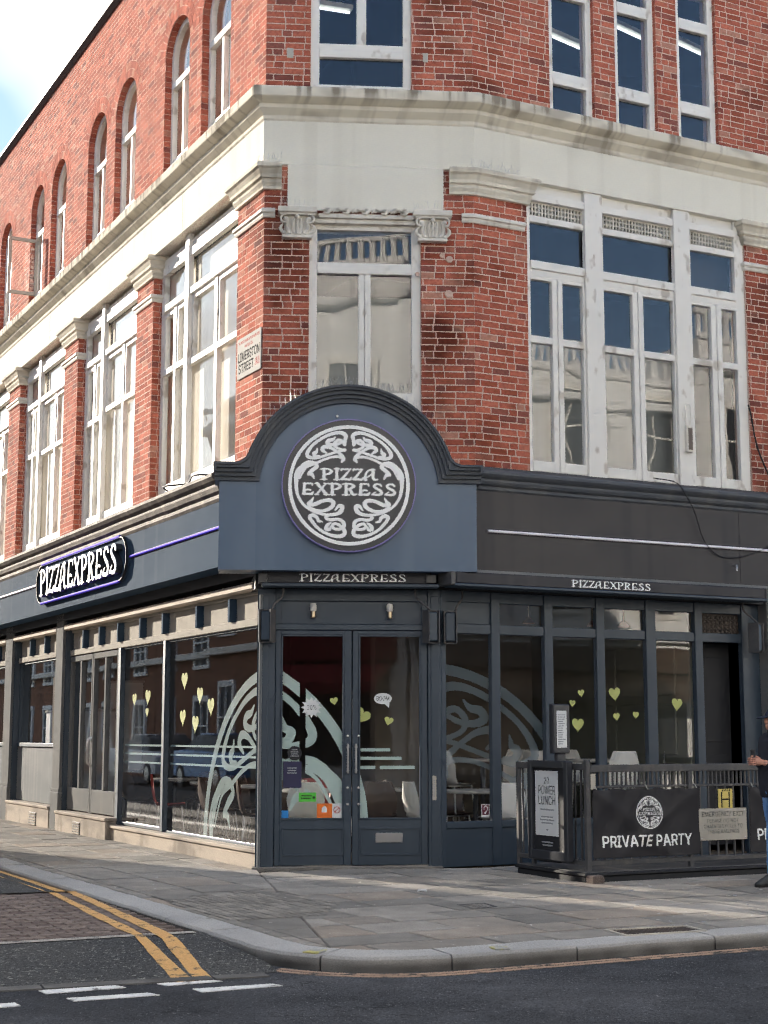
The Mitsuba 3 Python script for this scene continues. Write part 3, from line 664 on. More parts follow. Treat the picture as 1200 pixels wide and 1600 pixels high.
window(R, 'casement_window', [(4.9, 5.0, 4.25, 7.5), (6.5, 6.6, 4.25, 7.5), (5.0, 6.5, 6.56, 6.72), (5.7, 5.8, 4.3, 6.56), (5.0, 6.5, 4.3, 4.4), (5.0, 6.5, 7.4, 7.5)], [(5.0, 5.7, 4.4, 6.56), (5.8, 6.5, 4.4, 6.56), (5.0, 6.5, 6.72, 7.4)], -.05)
window(R, 'sash_window', [(4.9, 5.0, 8.45, 10.6), (6.4, 6.5, 8.45, 10.6), (5.0, 6.4, 8.5, 8.6), (5.0, 6.4, 9.0, 9.1), (5.0, 6.4, 10.5, 10.6)], [(5.0, 6.4, 8.6, 9.0), (5.0, 6.4, 9.1, 10.5)], -.055)
# left, second floor: arched windows
for i, (a, b) in enumerate(L_ARCH):
    op = arch_poly(a, b); ring = op.difference(op.buffer(-.075)).intersection(sbox(a - 1, ARCH_SILL, b + 1, 12))
    c = (a + b) / 2
    w = window(L, 'arched_window', [(a + .07, b - .07, 9.86, 9.95, .015), (a + .07, b - .07, 8.78, 8.88), (c - .035, c + .035, 8.88, 9.86)],
               [(a + .07, c - .035, 8.88, 9.86), (c + .035, b - .07, 8.88, 9.86)], -.095, arched=ring)
    top = op.buffer(-.07).intersection(sbox(a, 9.945, b, 12))
    mm = trimesh.creation.extrude_polygon(top, .001, engine='earcut'); v = mm.vertices; fl = mm.faces[np.abs(mm.face_normals[:, 2]) > .5]; fl = fl[mm.triangles_center[np.abs(mm.face_normals[:, 2]) > .5][:, 2] > .0005]
    put(num(f'{w}__pane'), trimesh.Trimesh(L.w(np.stack([v[:, 0], v[:, 0] * 0 - .135, v[:, 1]], 1)), fl, process=False), 'pane')
    put(f'{w}__sill', noisy(Mesh().box(L, a + .01, b - .01, -.2, -.03, 8.66, 8.78, .012), .003, 6, i), 'trim_white')
    part(B, 'window_blind', Mesh().box(L, a, b, -.34, -.335, 8.6, 9.4 if i % 2 else 10.7, 0), 'blind' if i % 3 else 'blind_grey')
# left, first floor: timber bay lights between the piers
for i, (a, b) in enumerate(L_BAY):
    wd = b - a; mid = a + wd * .635
    bars = [(a, a + .07, 4.22, 7.66), (b - .12, b, 4.22, 7.66), (mid - .07, mid + .07, 4.22, 7.66, .05)]
    panes, tops = [], []
    for x0, x1, seed in ((a + .07, mid - .07, 0), (mid + .07, b - .12, 1)):
        q = (x0 + x1) / 2
        hz = 5.95 + (.06 if (i + seed) % 2 else 0)
        bars += [(x0, x1, 6.86, 6.95, .035), (x0, x1, 7.36, 7.47, .03), (x0, x1, 7.47, 7.60), (q - .045, q + .045, 4.30, 6.86, .012), (x0, x1, 4.22, 4.56, .01)]
        tops.append((x0, x1, 6.95, 7.36))
        for y0, y1 in ((x0, q - .045), (q + .045, x1)):
            bars += [(y0, y1, hz, hz + .08, .02), (y0, y0 + .05, hz + .08, 6.86), (y1 - .05, y1, hz + .08, 6.86), (y0, y1, 6.79, 6.86)]
            if i in (1, 2): bars.append(((y0 + y1) / 2 - .018, (y0 + y1) / 2 + .018, 4.56, hz, -.02))
            panes += [(y0, y1, 4.56, hz), (y0 + .05, y1 - .05, hz + .08, 6.79)]
    window(L, 'bay_window', bars, panes + tops, -.12, wave=.002)
    for x0, x1, z0, z1 in tops: part(B, 'window_blind', Mesh().box(L, x0 - .02, x1 + .02, -.215, -.21, z0 - .02, z1 + .02, 0), 'blind')
    part(B, 'window_blind', Mesh().box(L, a + .02, b - .02, -.245, -.24, 4.25, 6.9, 0), 'blind')
# open casement of the far arched window, swung out
m = Mesh()
OC = Facade(L.xy(L_ARCH[5][1] - .06, -.12), -27.3 - 90, 1)
for b in ((0, .05, 8.86, 9.86), (.46, .51, 8.86, 9.86), (.05, .46, 8.86, 8.92), (.05, .46, 9.80, 9.86)): m.box(OC, b[0], b[1], -.02, .02, b[2], b[3], .004)
ow = num(f'{B}__open_casement'); put(f'{ow}__frame', m, 'plate_cream'); put(f'{ow}__pane', pane_mesh(OC, .05, .46, 8.92, 9.8, 0), 'pane', True)
labels[f'{ow}__frame'] = {'label': 'grey casement frame swung open from the wall'}
# --- roof edge and inner masses
part(B, 'parapet_coping', run(path_LFR(LS, RS), [(-.30, 12.06), (.02, 12.06), (.09, 12.10), (.09, 12.16), (.05, 12.22), (-.30, 12.24)]), 'lead')
plan = [L.xy(LS), CORNER_L, CORNER_R, R.xy(RS), R.xy(RS, -10.0), L.xy(LS, -7.0)]
plan_in = Polygon(plan).buffer(-.31)
def slab(z0, z1, poly=plan_in): return Mesh().poly(FLAT, poly, z0, z1)
class Flat:
    sgn = 1; d = np.array([1.0, 0, 0]); n = np.array([0, 0, 1.0])
    def w(self, v): v = np.asarray(v, float); return np.stack([v[..., 0], v[..., 2], v[..., 1]], -1)
FLAT = Flat()
part(B, 'roof', slab(11.9, 12.05, Polygon(plan).buffer(-.25)), 'lead')
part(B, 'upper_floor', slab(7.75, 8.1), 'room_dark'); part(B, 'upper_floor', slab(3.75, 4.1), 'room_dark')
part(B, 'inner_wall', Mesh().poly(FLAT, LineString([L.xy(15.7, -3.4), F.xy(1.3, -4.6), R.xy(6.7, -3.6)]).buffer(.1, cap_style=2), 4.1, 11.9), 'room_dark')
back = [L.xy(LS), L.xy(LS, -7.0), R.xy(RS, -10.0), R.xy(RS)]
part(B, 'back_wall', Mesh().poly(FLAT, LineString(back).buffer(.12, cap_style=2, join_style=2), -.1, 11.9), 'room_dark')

# ================================================================ SHOPFRONT
# --- left street side
NL = -.15
lm = [(-.14, 3.93), (.255, 3.93), (.275, 3.96), (.275, 4.0), (.31, 4.03), (.33, 4.08), (.33, 4.11), (.37, 4.14), (.40, 4.18), (.40, 4.215), (.36, 4.235), (.02, 4.30), (-.14, 4.30)]
part(B, 'fascia_moulding', noisy(run([L.xy(LS), L.xy(.45)], lm), .005, 4, 3, .16), 'moulding_brown')
part(B, 'window_ledge', noisy(Mesh().box(L, .45, LS, -.2, .06, 4.22, 4.31, .01), .007, 5, 8, .15), 'trim_white')
part(B, 'fascia', Mesh().box(L, .30, 5.2, -.14, .25, 3.2, 3.935, .006).box(L, 5.204, LS, -.14, .25, 3.2, 3.935, .006), 'blue_paint_pale')
part(B, 'soffit', Mesh().box(L, .0, LS, -.16, .0, 3.08, 3.2, 0), 'black_matt')
piers = [(7.62, 8.02), (10.72, 11.2), (13.9, 14.4)]
for a, b in piers:
    m = Mesh().box(L, a, b, -.16, .0, .55, 3.2, .012).box(L, a - .02, b + .02, -.16, .02, -.1, .55, .012)
    m.box(L, a - .012, b + .012, -.1, .012, .55, .60, .005)
    part(B, 'pilaster', m, 'pilaster_grey')
    part(B, 'pilaster_reveal', Mesh().box(L, a - .06, a - .001, -.3, -.04, -.05, 3.15, .004), 'blue_paint')
def transom_panels(s0, s1, splits, z0, z1):
    w = num(f'{B}__transom')
    m = Mesh().box(L, s0, s1, NL - .06, NL + .05, z0 - .085, z0, .006).box(L, s0, s1, NL - .06, NL + .035, z1, z1 + .07, .006)
    put(f'{w}__rail', m, 'panel_beige')
    for s in splits: put(num(f'{w}__fin'), Mesh().box(L, s - .03, s + .03, NL - .06, NL + .09, z0, z1, .005), 'blue_paint_pale')
    e = [s0] + list(splits) + [s1]
    for a, b in zip(e[:-1], e[1:]): put(num(f'{w}__panel'), Mesh().box(L, a + .032, b - .032, NL - .05, NL + .004, z0 + .002, z1 - .002, .004), 'panel_beige')
transom_panels(.10, 7.60, [1.05, 2.1, 3.31, 4.2, 5.15, 6.0, 6.8], 2.64, 2.90)
transom_panels(8.04, 10.70, [8.9, 9.8], 2.66, 2.93)
transom_panels(11.22, 13.88, [12.1, 13.0], 2.66, 2.93)
for a, b in ((.22, 7.60), (8.04, 10.70), (11.22, 13.88)):
    aw = tag1('awning_cassette', Mesh().box(L, a, b, -.145, .0, 2.94, 3.02, .012), 'awning_beige', {0.22: 'long beige folded awning strip over the side street windows', 8.04: 'shorter beige folded awning strip left of the wide grey pilaster', 11.22: 'beige folded awning strip at the far left edge of the side street front'}[a], 'awning')
def shop_window(fac, name, bars, panes, n, depth=.07, bsdf='blue_paint', wave=.00025):
    return window(fac, name, bars, panes, n, depth, B, wave, bsdf)
shop_window(L, 'shop_window', [(3.28, 3.37, .20, 2.56, .03), (-.02, .06, .20, 2.56), (.06, 3.28, .18, .22), (.06, 3.28, 2.53, 2.56)], [(.06, 3.28, .22, 2.53)], NL + .02)
shop_window(L, 'shop_window', [(5.09, 5.20, .20, 2.56, .03), (3.37, 5.09, .20, .24), (3.37, 5.09, 2.53, 2.56)], [(3.37, 5.09, .24, 2.53)], NL + .02)
for a, b in ((5.22, 6.40), (6.415, 7.60)):
    w = num(f'{B}__glazed_door'); q = (a + b) / 2
    m = Mesh()
    for s0, s1, z0, z1 in ((a, a + .06, .28, 2.54), (b - .06, b, .28, 2.54), (q - .04, q + .04, .62, 2.46), (a + .06, b - .06, .30, .62), (a + .06, b - .06, 2.46, 2.54)): m.box(L, s0, s1, NL - .03, NL + .04, z0, z1, .006)
    put(f'{w}__frame', m, 'pilaster_grey')
    for s0, s1 in ((a + .06, q - .04), (q + .04, b - .06)): put(num(f'{w}__pane'), pane_mesh(L, s0, s1, .62, 2.46, NL, .0008), 'pane', True)
    put(f'{w}__handle', Mesh().tube(L.w([[b - .03 if a < 6 else a + .03, NL + .04, .95], [b - .03 if a < 6 else a + .03, NL + .09, 1.0], [b - .03 if a < 6 else a + .03, NL + .09, 1.3], [b - .03 if a < 6 else a + .03, NL + .04, 1.35]]), .012), 'steel', True)
for a, b in ((8.04, 10.70), (11.22, 13.88)):
    shop_window(L, 'shop_window', [(a, a + .06, 1.22, 2.58), (b - .06, b, 1.22, 2.58), (a + .06, b - .06, 1.2, 1.26, .03), (a + .06, b - .06, 2.54, 2.58)], [(a + .06, b - .06, 1.26, 2.54)], NL + .02)
    part(B, 'zinc_panel', Mesh().box(L, a, b, NL - .05, NL + .02, .33, 1.2, .004), 'zinc')
def vent(s, z0, z1, w, n):
    v = num(f'{B}__air_vent'); put(f'{v}__frame', Mesh().box(L, s, s + w, n - .02, n + .008, z0, z1, .003), 'black_matt')
    for i in range(5): put(num(f'{v}__louvre'), Mesh().box(L, s + .01, s + w - .01, n - .005, n + .018, z0 + (z1 - z0) * (i + .12) / 5, z0 + (z1 - z0) * (i + .62) / 5, .002), 'concrete')
riser = Mesh().box(L, .0, 5.12, -.3, -.015, -.15, .155, .008).box(L, .0, 5.12, -.3, .01, .155, .195, .008).box(L, 5.12, 7.60, -.3, .05, -.15, .24, .008).box(L, 5.10, 7.60, -.3, .07, .24, .285, .01)
for a, b in ((8.05, 10.7), (11.22, 13.88)): riser.box(L, a, b, -.3, .03, -.15, .28, .008).box(L, a, b, -.3, .05, .28, .325, .01)
part(B, 'stall_riser', noisy(riser, .003, 5, 6, .25), 'concrete')
vent(6.3, .0, .17, .36, .05); vent(8.75, .0, .2, .42, .03)
# --- corner entrance
part(B, 'corner_post', Mesh().box(F, -.02, .17, -.12, .0, .0, 2.93, .006).box(F, .01, .10, -.05, .014, .0, 2.86, .006), 'blue_paint')
part(B, 'corner_post', Mesh().box(F, 1.80, 1.94, -.12, .0, .0, 2.93, .006).box(F, 1.83, 1.92, -.05, .012, .0, 2.86, .006), 'blue_paint')
part(B, 'post_edge_strip', Mesh().box(L, -.045, -.018, -.02, .012, .02, 2.86, .003), 'zinc')
m = Mesh().box(F, .17, 1.80, -.12, -.02, 2.80, 2.93, .006).box(F, .17, 1.80, -.12, -.045, 2.555, 2.80, .004).box(F, .17, .235, -.12, -.02, 2.555, 2.80, .004).box(F, 1.735, 1.80, -.12, -.02, 2.555, 2.80, .004).box(F, .17, 1.80, -.12, -.01, 2.49, 2.553, .006)
part(B, 'door_head', m, 'blue_paint')
part(B, 'door_sill', noisy(Mesh().box(F, -.05, 1.95, -.3, .06, -.05, .022, .006), .003, 8, 2, .2), 'york_stone', uv=None)
def front_door(a, b, g0, g1, hs):
    w = num(f'{B}__entrance_door'); m = Mesh(); n1, n0 = -.02, -.075
    for s0, s1, z0, z1 in ((a, g0, .03, 2.485), (g1, b, .03, 2.485), (g0, g1, .03, .50), (g0, g1, 2.44, 2.485)): m.box(F, s0, s1, n0, n1, z0, z1, .005)
    put(f'{w}__frame', m, 'blue_paint')
    t = Mesh(); x0, x1, y0, y1 = g0 + .02, g1 - .0, .13, .40
    for s0, s1, z0, z1 in ((x0, x1, y1, y1 + .018), (x0, x1, y0, y0 + .018), (x0, x0 + .018, y0 + .018, y1), (x1 - .018, x1, y0 + .018, y1)): t.box(F, s0, s1, n1 - .004, n1 + .013, z0, z1, .003)
    put(f'{w}__panel_moulding', t, 'blue_paint')
    b_ = Mesh()
    for s0, s1, z0, z1 in ((g0, g0 + .018, .5, 2.44), (g1 - .018, g1, .5, 2.44), (g0 + .018, g1 - .018, .5, .518), (g0 + .018, g1 - .018, 2.422, 2.44)): b_.box(F, s0, s1, n1 - .02, n1 + .009, z0, z1, .003)
    put(f'{w}__glazing_bead', b_, 'blue_paint')
    put(f'{w}__pane', pane_mesh(F, g0, g1, .5, 2.44, -.05, .0005), 'pane', True)
    h = Mesh()
    for z in (1.01, 1.26): h.box(F, hs - .014, hs + .014, n1, n1 + .05, z - .016, z + .016, .004)
    h.box(F, hs - .011, hs + .011, n1 + .035, n1 + .055, .98, 1.29, .004)
    put(f'{w}__handle', h, 'steel')
    for z in (1.37, .66, .83): put(num(f'{w}__lock'), Mesh().lathe([(.012, 0), (.012, .012), (0, .014)], frame_at(F, hs + (.03 if hs > .97 else -.0), n1, z), 10), 'steel')
    return w
d1 = front_door(.175, .985, .235, .905, .945); d2 = front_door(.995, 1.795, 1.06, 1.725, 1.03)
lp = num(f'{d2}__letter_plate')
put(lp, Mesh().box(F, 1.24, 1.53, -.022, -.008, .262, .362, .004).box(F, 1.265, 1.505, -.01, -.003, .285, .34, .004), 'steel')
labels[lp] = {'label': 'steel letter plate'}
# --- right, main road side
NR = -.17
m = []
cols = [(-.36, -.30), (.27, .38), (.96, 1.07), (1.66, 1.77), (2.35, 2.49), (3.06, 3.17), (3.76, 4.02)]
for a, b in cols: m.append((a, b, .0, 2.93, .015))
bays = [(cols[i][1], cols[i + 1][0]) for i in range(6)]
for i, (a, b) in enumerate(bays):
    if i < 5: m += [(a, b, .0, .40), (a, b, .40, .47, .02)]
    m += [(a, b, 2.47, 2.575), (a, b, 2.81, 2.93)]
gl = [(a, b, .47, 2.47) for a, b in bays[:5]] + [(a, b, 2.575, 2.81) for a, b in bays[1:5]]
shop_window(R, 'shop_window', m, gl, NR, .08)
part(B, 'blind_panel', Mesh().box(R, -.30, .27, NR - .06, NR - .015, 2.575, 2.81, .004), 'blue_paint')
m = Mesh().box(R, 3.17, 3.76, NR - .07, NR - .06, 2.575, 2.81, 0)
for i in range(9):
    for j in range(4):
        c = (3.205 + i * .065, 2.60 + j * .055); t = np.linspace(0, 2 * np.pi, 10, endpoint=False)
        m.tube(R.w(np.stack([c[0] + .03 * np.cos(t), np.full_like(t, NR - .045), c[1] + .026 * np.sin(t)], 1)), .006, 5, True)
part(B, 'lattice_vent', m, 'rust_iron')
sd = num(f'{B}__side_door')
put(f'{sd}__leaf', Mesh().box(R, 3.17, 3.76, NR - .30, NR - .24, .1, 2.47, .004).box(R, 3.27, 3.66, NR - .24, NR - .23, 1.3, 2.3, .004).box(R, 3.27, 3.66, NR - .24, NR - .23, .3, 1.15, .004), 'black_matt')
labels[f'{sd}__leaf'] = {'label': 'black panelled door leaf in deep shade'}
m = Mesh().box(R, 4.02, 4.55, -.3, .0, .55, 4.0, .008).box(R, 4.0, 4.57, -.3, .02, .0, .55, .008).box(R, 4.55, RS, -.3, -.02, .0, 4.0, .01)
for z in (1.1, 1.65, 2.2, 2.75): m.box(R, 4.018, 4.552, -.02, .004, z, z + .012, 0)
part(B, 'stone_pilaster', m, 'pilaster_grey')
rm = [(-.10, 4.0), (.10, 4.0), (.12, 4.02), (.12, 4.05), (.155, 4.07), (.17, 4.10), (.17, 4.125), (.205, 4.15), (.225, 4.175), (.225, 4.205), (.19, 4.22), (.02, 4.26), (-.10, 4.26)]
part(B, 'fascia_moulding', noisy(run([F.xy(2.25), CORNER_R, R.xy(RS)], rm), .004, 4, 5, .16), 'moulding_dark')
part(B, 'window_ledge', noisy(Mesh().box(R, .0, RS, -.1, .04, 4.2, 4.285, .01), .006, 6, 4, .14), 'lead')
part(B, 'fascia', Mesh().box(R, -.10, 3.55, -.30, .10, 3.10, 4.01, .005).box(R, 3.553, RS, -.30, .099, 3.10, 4.01, .005), 'fascia_black')
part(B, 'fascia_moulding', Mesh().box(R, -.10, 4.0, .10, .135, 3.10, 3.135, .004), 'zinc')
part(B, 'soffit', Mesh().poly(FLAT, Polygon([F.xy(-.05, -.02), F.xy(2.34, -.02), R.xy(RS, -.05), R.xy(RS, -.6), F.xy(2.2, -.6), F.xy(-.1, -.6)]), 2.93, 3.10), 'black_matt')

# --- interior of the ground floor
part(B, 'ground_floor', slab(-.1, .03, Polygon(plan).buffer(-.2)), 'room_floor')
iw = [L.xy(9.5, -.4), L.xy(9.5, -4.6), R.xy(2.7, -5.5)]
part(B, 'dining_room_wall', Mesh().poly(FLAT, LineString(iw).buffer(.08, cap_style=2, join_style=2), .03, 3.75), 'room_wall')
part(B, 'dining_room_wall', Mesh().poly(FLAT, LineString([R.xy(3.12, -.3), R.xy(3.12, -5.5), R.xy(2.7, -5.5)]).buffer(.06, cap_style=2, join_style=2), .03, 3.75), 'room_pale')

# ================================================================ SIGNS AND FIXTURES
def rect(x0, x1, z0, z1): return sbox(x0, z0, x1, z1)
# --- arched signboard over the corner door
AC = (.93, 3.93)
inner = Point(*AC).buffer(.955, quad_segs=40).union(rect(-.44, 2.29, 3.0, 4.03))
outer = Point(*AC).buffer(1.125, quad_segs=40).intersection(rect(-3, 4, 4.03, 9)).union(rect(-.49, 2.335, 4.03, 4.205))
outer = outer.buffer(.16, quad_segs=10).buffer(-.16, quad_segs=10)
outer = outer.intersection(rect(-.49, 2.335, 4.03, 9))
sb = thing('arched_signboard', 'slate blue signboard with an arched dark moulding above the corner door', 'signboard')
board = inner.intersection(rect(-.44, 2.29, 3.09, 9)).buffer(0)
part(sb, 'board', Mesh().poly(F, board, -.05, .35), 'sign_blue')
m = Mesh(); band = outer.difference(inner)
m.poly(F, band, .02, .385)
for d, n1 in ((.045, .415), (.085, .45), (.125, .485)):
    grown = inner.buffer(d, quad_segs=24, join_style=2).union(rect(-3, 5, 0, 4.03 + d))
    m.poly(F, outer.difference(grown).buffer(0), .38, n1)
m.poly(F, outer.difference(outer.buffer(-.02)).difference(rect(-3, 5, 0, 4.12)).buffer(0), .48, .51)
part(sb, 'arch_moulding', m, 'moulding_dark')
part(sb, 'lead_capping', noisy(Mesh().poly(F, outer.buffer(.012).difference(outer.buffer(-.004)).difference(rect(-3, 5, 0, 4.15)), .0, .47), .003, 9, 2, .12), 'lead')
# --- round emblem sign
EC, ER = (.925, 3.99), .643
rs = thing('round_sign', 'round black sign with white scrollwork, ring and shop lettering on the arched board', 'sign')
def em(shape, scale, c, sg=1): return affinity.translate(affinity.scale(shape, scale * sg, scale, origin=(0, 0)), *c)
part(rs, 'rim', Mesh().poly(F, Point(*EC).buffer(.712, quad_segs=40).difference(Point(*EC).buffer(.700, quad_segs=40)), .35, .425), 'rim_violet')
part(rs, 'disc', Mesh().poly(F, Point(*EC).buffer(.700, quad_segs=40), .35, .42), 'black_gloss')
part(rs, 'ring', Mesh().poly(F, em(RING, ER, EC), .42, .428), 'white_letter')
part(rs, 'scrollwork', Mesh().poly(F, em(SCROLL, ER, EC).buffer(.004), .42, .427), 'white_letter')
part(rs, 'lettering', Mesh().poly(F, em(EMTEXT, ER, EC).buffer(.003), .42, .4285), 'white_letter')
tag1('sign_bolt', Mesh().lathe([(.016, 0), (.016, .015), (.008, .02), (0, .02)], frame_at(F, .80, .35, 4.74), 10), 'steel', 'small bolt on the blue board just above the round sign', 'bolt')
# --- lettered awning valances
def word(fac, s0, s1, z0, z1, n, d, mirror=False):
    g, w = nouveau('PIZZAEXPRESS', 1.0); bx = g.bounds
    g = affinity.translate(g, -bx[0], -bx[1]); g = affinity.scale(g, (s1 - s0) / (bx[2] - bx[0]), (z1 - z0) / (bx[3] - bx[1]), origin=(0, 0))
    if fac.sgn < 0: g = affinity.scale(g, -1, 1, origin=((s1 - s0) / 2, 0))
    return Mesh().poly(fac, affinity.translate(g, s0, z0), n, n + d)
aw = thing('awning', 'black folded awning with white shop lettering right above the corner door', 'awning')
part(aw, 'cassette', Mesh().box(F, .02, 1.82, .0, .20, 2.965, 3.10, .012), 'awning_black')
part(aw, 'front_bar', Mesh().box(F, .02, 1.90, .05, .235, 2.93, 2.968, .008), 'blue_paint')
part(aw, 'end_cap', Mesh().box(F, 1.76, 1.87, .05, .225, 2.98, 3.07, .006), 'iron_grey'); part(aw, 'end_cap', Mesh().box(F, -.02, .08, .05, .215, 2.97, 3.075, .006), 'iron_grey')
part(aw, 'lettering', word(F, .41, 1.545, 2.985, 3.075, .20, .004), 'white_letter')
aw = thing('awning', 'long black folded awning with white shop lettering over the main road windows', 'awning')
part(aw, 'cassette', Mesh().box(R, -.40, 3.80, -.10, .25, 2.965, 3.092, .012), 'awning_black')
part(aw, 'front_bar', Mesh().box(R, -.42, 3.82, .02, .27, 2.935, 2.967, .008), 'blue_paint')
part(aw, 'end_cap', Mesh().box(R, -.46, -.405, -.05, .25, 2.95, 3.09, .006), 'iron_grey'); part(aw, 'end_cap', Mesh().box(R, 3.805, 3.86, -.05, .25, 2.95, 3.09, .006), 'iron_grey')
part(aw, 'lettering', word(R, 1.05, 2.12, 2.985, 3.072, .25, .004), 'white_letter')
# --- capsule sign on the side street
cs = thing('capsule_sign', 'long pill shaped shop sign with raised white letters on the side street fascia', 'sign')
s0, s1, z0, z1 = 3.70, 8.12, 3.35, 3.93
pill = rect(s0 + .29, s1 - .29, z0, z1).union(Point(s0 + .29, (z0 + z1) / 2).buffer(.29, quad_segs=16)).union(Point(s1 - .29, (z0 + z1) / 2).buffer(.29, quad_segs=16))
part(cs, 'backing', Mesh().poly(L, pill, .25, .275), 'blue_paint_pale')
part(cs, 'edge_channel', Mesh().poly(L, pill.difference(pill.buffer(-.014)), .275, .31), 'black_matt')
for z in (z0 - .004, z1 + .004): part(cs, 'neon_tube', Mesh().tube(L.w([[s0 + .3, .30, z], [s1 - .3, .30, z]]), .020, 10), 'tube_violet', True)
part(cs, 'lettering', word(L, 3.92, 7.70, 3.42, 3.86, .36, .010), 'white_letter')
part(cs, 'letter_return', word(L, 3.92, 7.70, 3.42, 3.86, .277, .0825), 'black_gloss')
def led(fac, s0, s1, z, n, name, label, bsdf):
    t = thing('light_strip', label, 'light strip')
    part(t, 'channel', Mesh().box(fac, s0, s1, n - .03, n + .004, z - .028, z + .028, .004), 'black_matt'); part(t, 'tube', Mesh().tube(fac.w([[s0, n + .012, z], [s1, n + .012, z]]), .017, 10), bsdf, True)
led(L, .45, 3.66, 3.635, .25, '', 'violet light strip between the pill shaped sign and the arched signboard', 'tube_violet')
led(L, 8.16, 13.8, 3.66, .25, '', 'white light strip at the far left of the side street fascia', 'tube_white')
led(R, .08, 5.2, 3.565, .10, '', 'white light strip along the black main road fascia', 'tube_white')
# --- lamps over the door
for s, w in ((.57, 'left one of the two brass spot lamps above the corner door'), (1.39, 'right one of the two brass spot lamps above the corner door')):
    t = thing('wall_lamp', w, 'lamp', 'brass spot lamps above the door')
    part(t, 'rose', Mesh().lathe([(.034, 0), (.034, .012), (.026, .02), (0, .02)], frame_at(F, s, -.045, 2.745), 16), 'brass', 40)
    part(t, 'shade', Mesh().lathe([(.0, .075), (.030, .07), (.034, .05), (.036, .0), (.033, -.01), (.030, -.012)], frame_at(F, s, .02, 2.70, 'z'), 18), 'trim_white', 40)
    part(t, 'barrel', Mesh().lathe([(.024, .0), (.024, -.06), (.027, -.066), (.024, -.075), (.0, -.07)], frame_at(F, s, .02, 2.69, 'z'), 16), 'brass', 40)
    part(t, 'arm', Mesh().tube(F.w([[s, -.03, 2.745], [s, .0, 2.75], [s, .02, 2.73]]), .010), 'brass', True)
# --- dark wall units with bent conduit beside the door
def wall_unit(fac, s, n, label, flip):
    t = thing('wall_unit', label, 'wall unit', 'dark box units on the door posts')
    q = Facade(fac.xy(s, n), {id(F): 85.3, id(R): 62.9, id(L): -27.3}[id(fac)] + flip * 24, fac.sgn)
    m = Mesh().box(q, -.055, .055, .02, .12, 2.37, 2.68, .012); part(t, 'housing', m, 'blue_paint')
    part(t, 'bracket', Mesh().box(q, -.07, -.058, .0, .14, 2.35, 2.70, .004).box(q, .058, .07, .0, .14, 2.35, 2.70, .004).box(q, -.07, .07, .05, .09, 2.685, 2.70, .003).box(q, -.07, .07, .05, .09, 2.345, 2.358, .003), 'iron_grey')
    part(t, 'conduit', Mesh().tube(fac.w(catmull([(s + .02, n + .10, 2.70), (s + .05 * flip, n + .09, 2.76), (s + .13 * flip, n + .05, 2.84), (s + .14 * flip, n + .04, 2.94)])), .011), 'iron_grey', True)
wall_unit(F, .11, .02, 'dark box unit with bent conduit on the left door post', 1)
wall_unit(F, 1.80, .02, 'dark box unit with bent conduit on the right door post', -1)
wall_unit(R, -.26, -.15, 'dark box unit with bent conduit right of the door, at the first main road window', 1)
wall_unit(R, 3.80, -.05, 'dark box unit with bent conduit under the right end of the long awning', -1)
# --- street name plate
pl = thing('street_sign', 'white street name plate on the corner brick pier', 'sign')
m = Mesh().box(L, .02, .71, .004, .016, 5.34, 5.81, .004); part(pl, 'plate', m, 'plate_white')
m = Mesh(); put_text(m, L, 'THE ROYAL BOROUGH OF KENSINGTON', .365, 5.735, .034, .016, .001, .60); put_text(m, L, 'AND CHELSEA', .365, 5.675, .034, .016, .001, .24)
put_text(m, L, 'S.W.10', .115, 5.41, .085, .016, .001, .13); part(pl, 'red_lettering', m, 'ink_red')
m = Mesh(); put_text(m, L, 'LIMERSTON', .365, 5.535, .10, .016, .001, .62, True); put_text(m, L, 'STREET', .44, 5.405, .10, .016, .001, .44, True); part(pl, 'lettering', m, 'ink_black')
# --- right facade: meter box, cables
t = thing('bell_box', 'small cream box with a wire loop on the mullion of the wide right window', 'box')
part(t, 'case', Mesh().box(R, 2.86, 2.955, .0, .05, 4.68, 5.0, .008), 'trim_white'); part(t, 'face', Mesh().box(R, 2.88, 2.94, .05, .054, 4.71, 4.97, .002), 'wood_shell')
part(t, 'wire', Mesh().tube(R.w(catmull([(2.87, .02, 5.0), (2.86, .03, 5.2), (2.90, .03, 5.27), (2.94, .03, 5.2), (2.935, .02, 5.0)])), .006), 'trim_white', True)
tag1('cable', Mesh().tube(R.w(catmull([(2.35, .05, 4.33), (2.56, .2, 4.27), (2.66, .25, 4.12), (2.85, .16, 3.95), (3.0, .13, 3.63), (3.2, .12, 3.47), (3.45, .12, 3.45), (3.75, .12, 3.52), (4.1, .13, 3.70), (4.15, .14, 4.0)], 8)), .0065), 'cable_black', 'black cable looping down over the right end of the black fascia', 'cable', smooth=True)
tag1('cable', Mesh().tube(R.w(catmull([(3.83, .02, 5.35), (3.86, .03, 5.2), (3.95, .03, 4.8), (4.2, .04, 4.3)], 8)), .010), 'cable_black', 'thin black cable hanging beside the right jamb of the wide window', 'cable', smooth=True)
tag1('cable', Mesh().tube(L.w(catmull([(1.2, .12, 4.33), (1.5, .22, 4.36), (1.9, .16, 4.33), (2.3, .3, 4.34), (2.6, .12, 4.32)], 8)), .010), 'cable_black', 'black cable lying on the ledge left of the arched moulding', 'cable', smooth=True)
tag1('wall_hook', Mesh().tube(R.w([[3.45, .10, 3.36], [3.45, .16, 3.36], [3.45, .16, 3.29]]), .008), 'steel', 'small steel hook low on the black fascia at the right', 'hook', smooth=True)
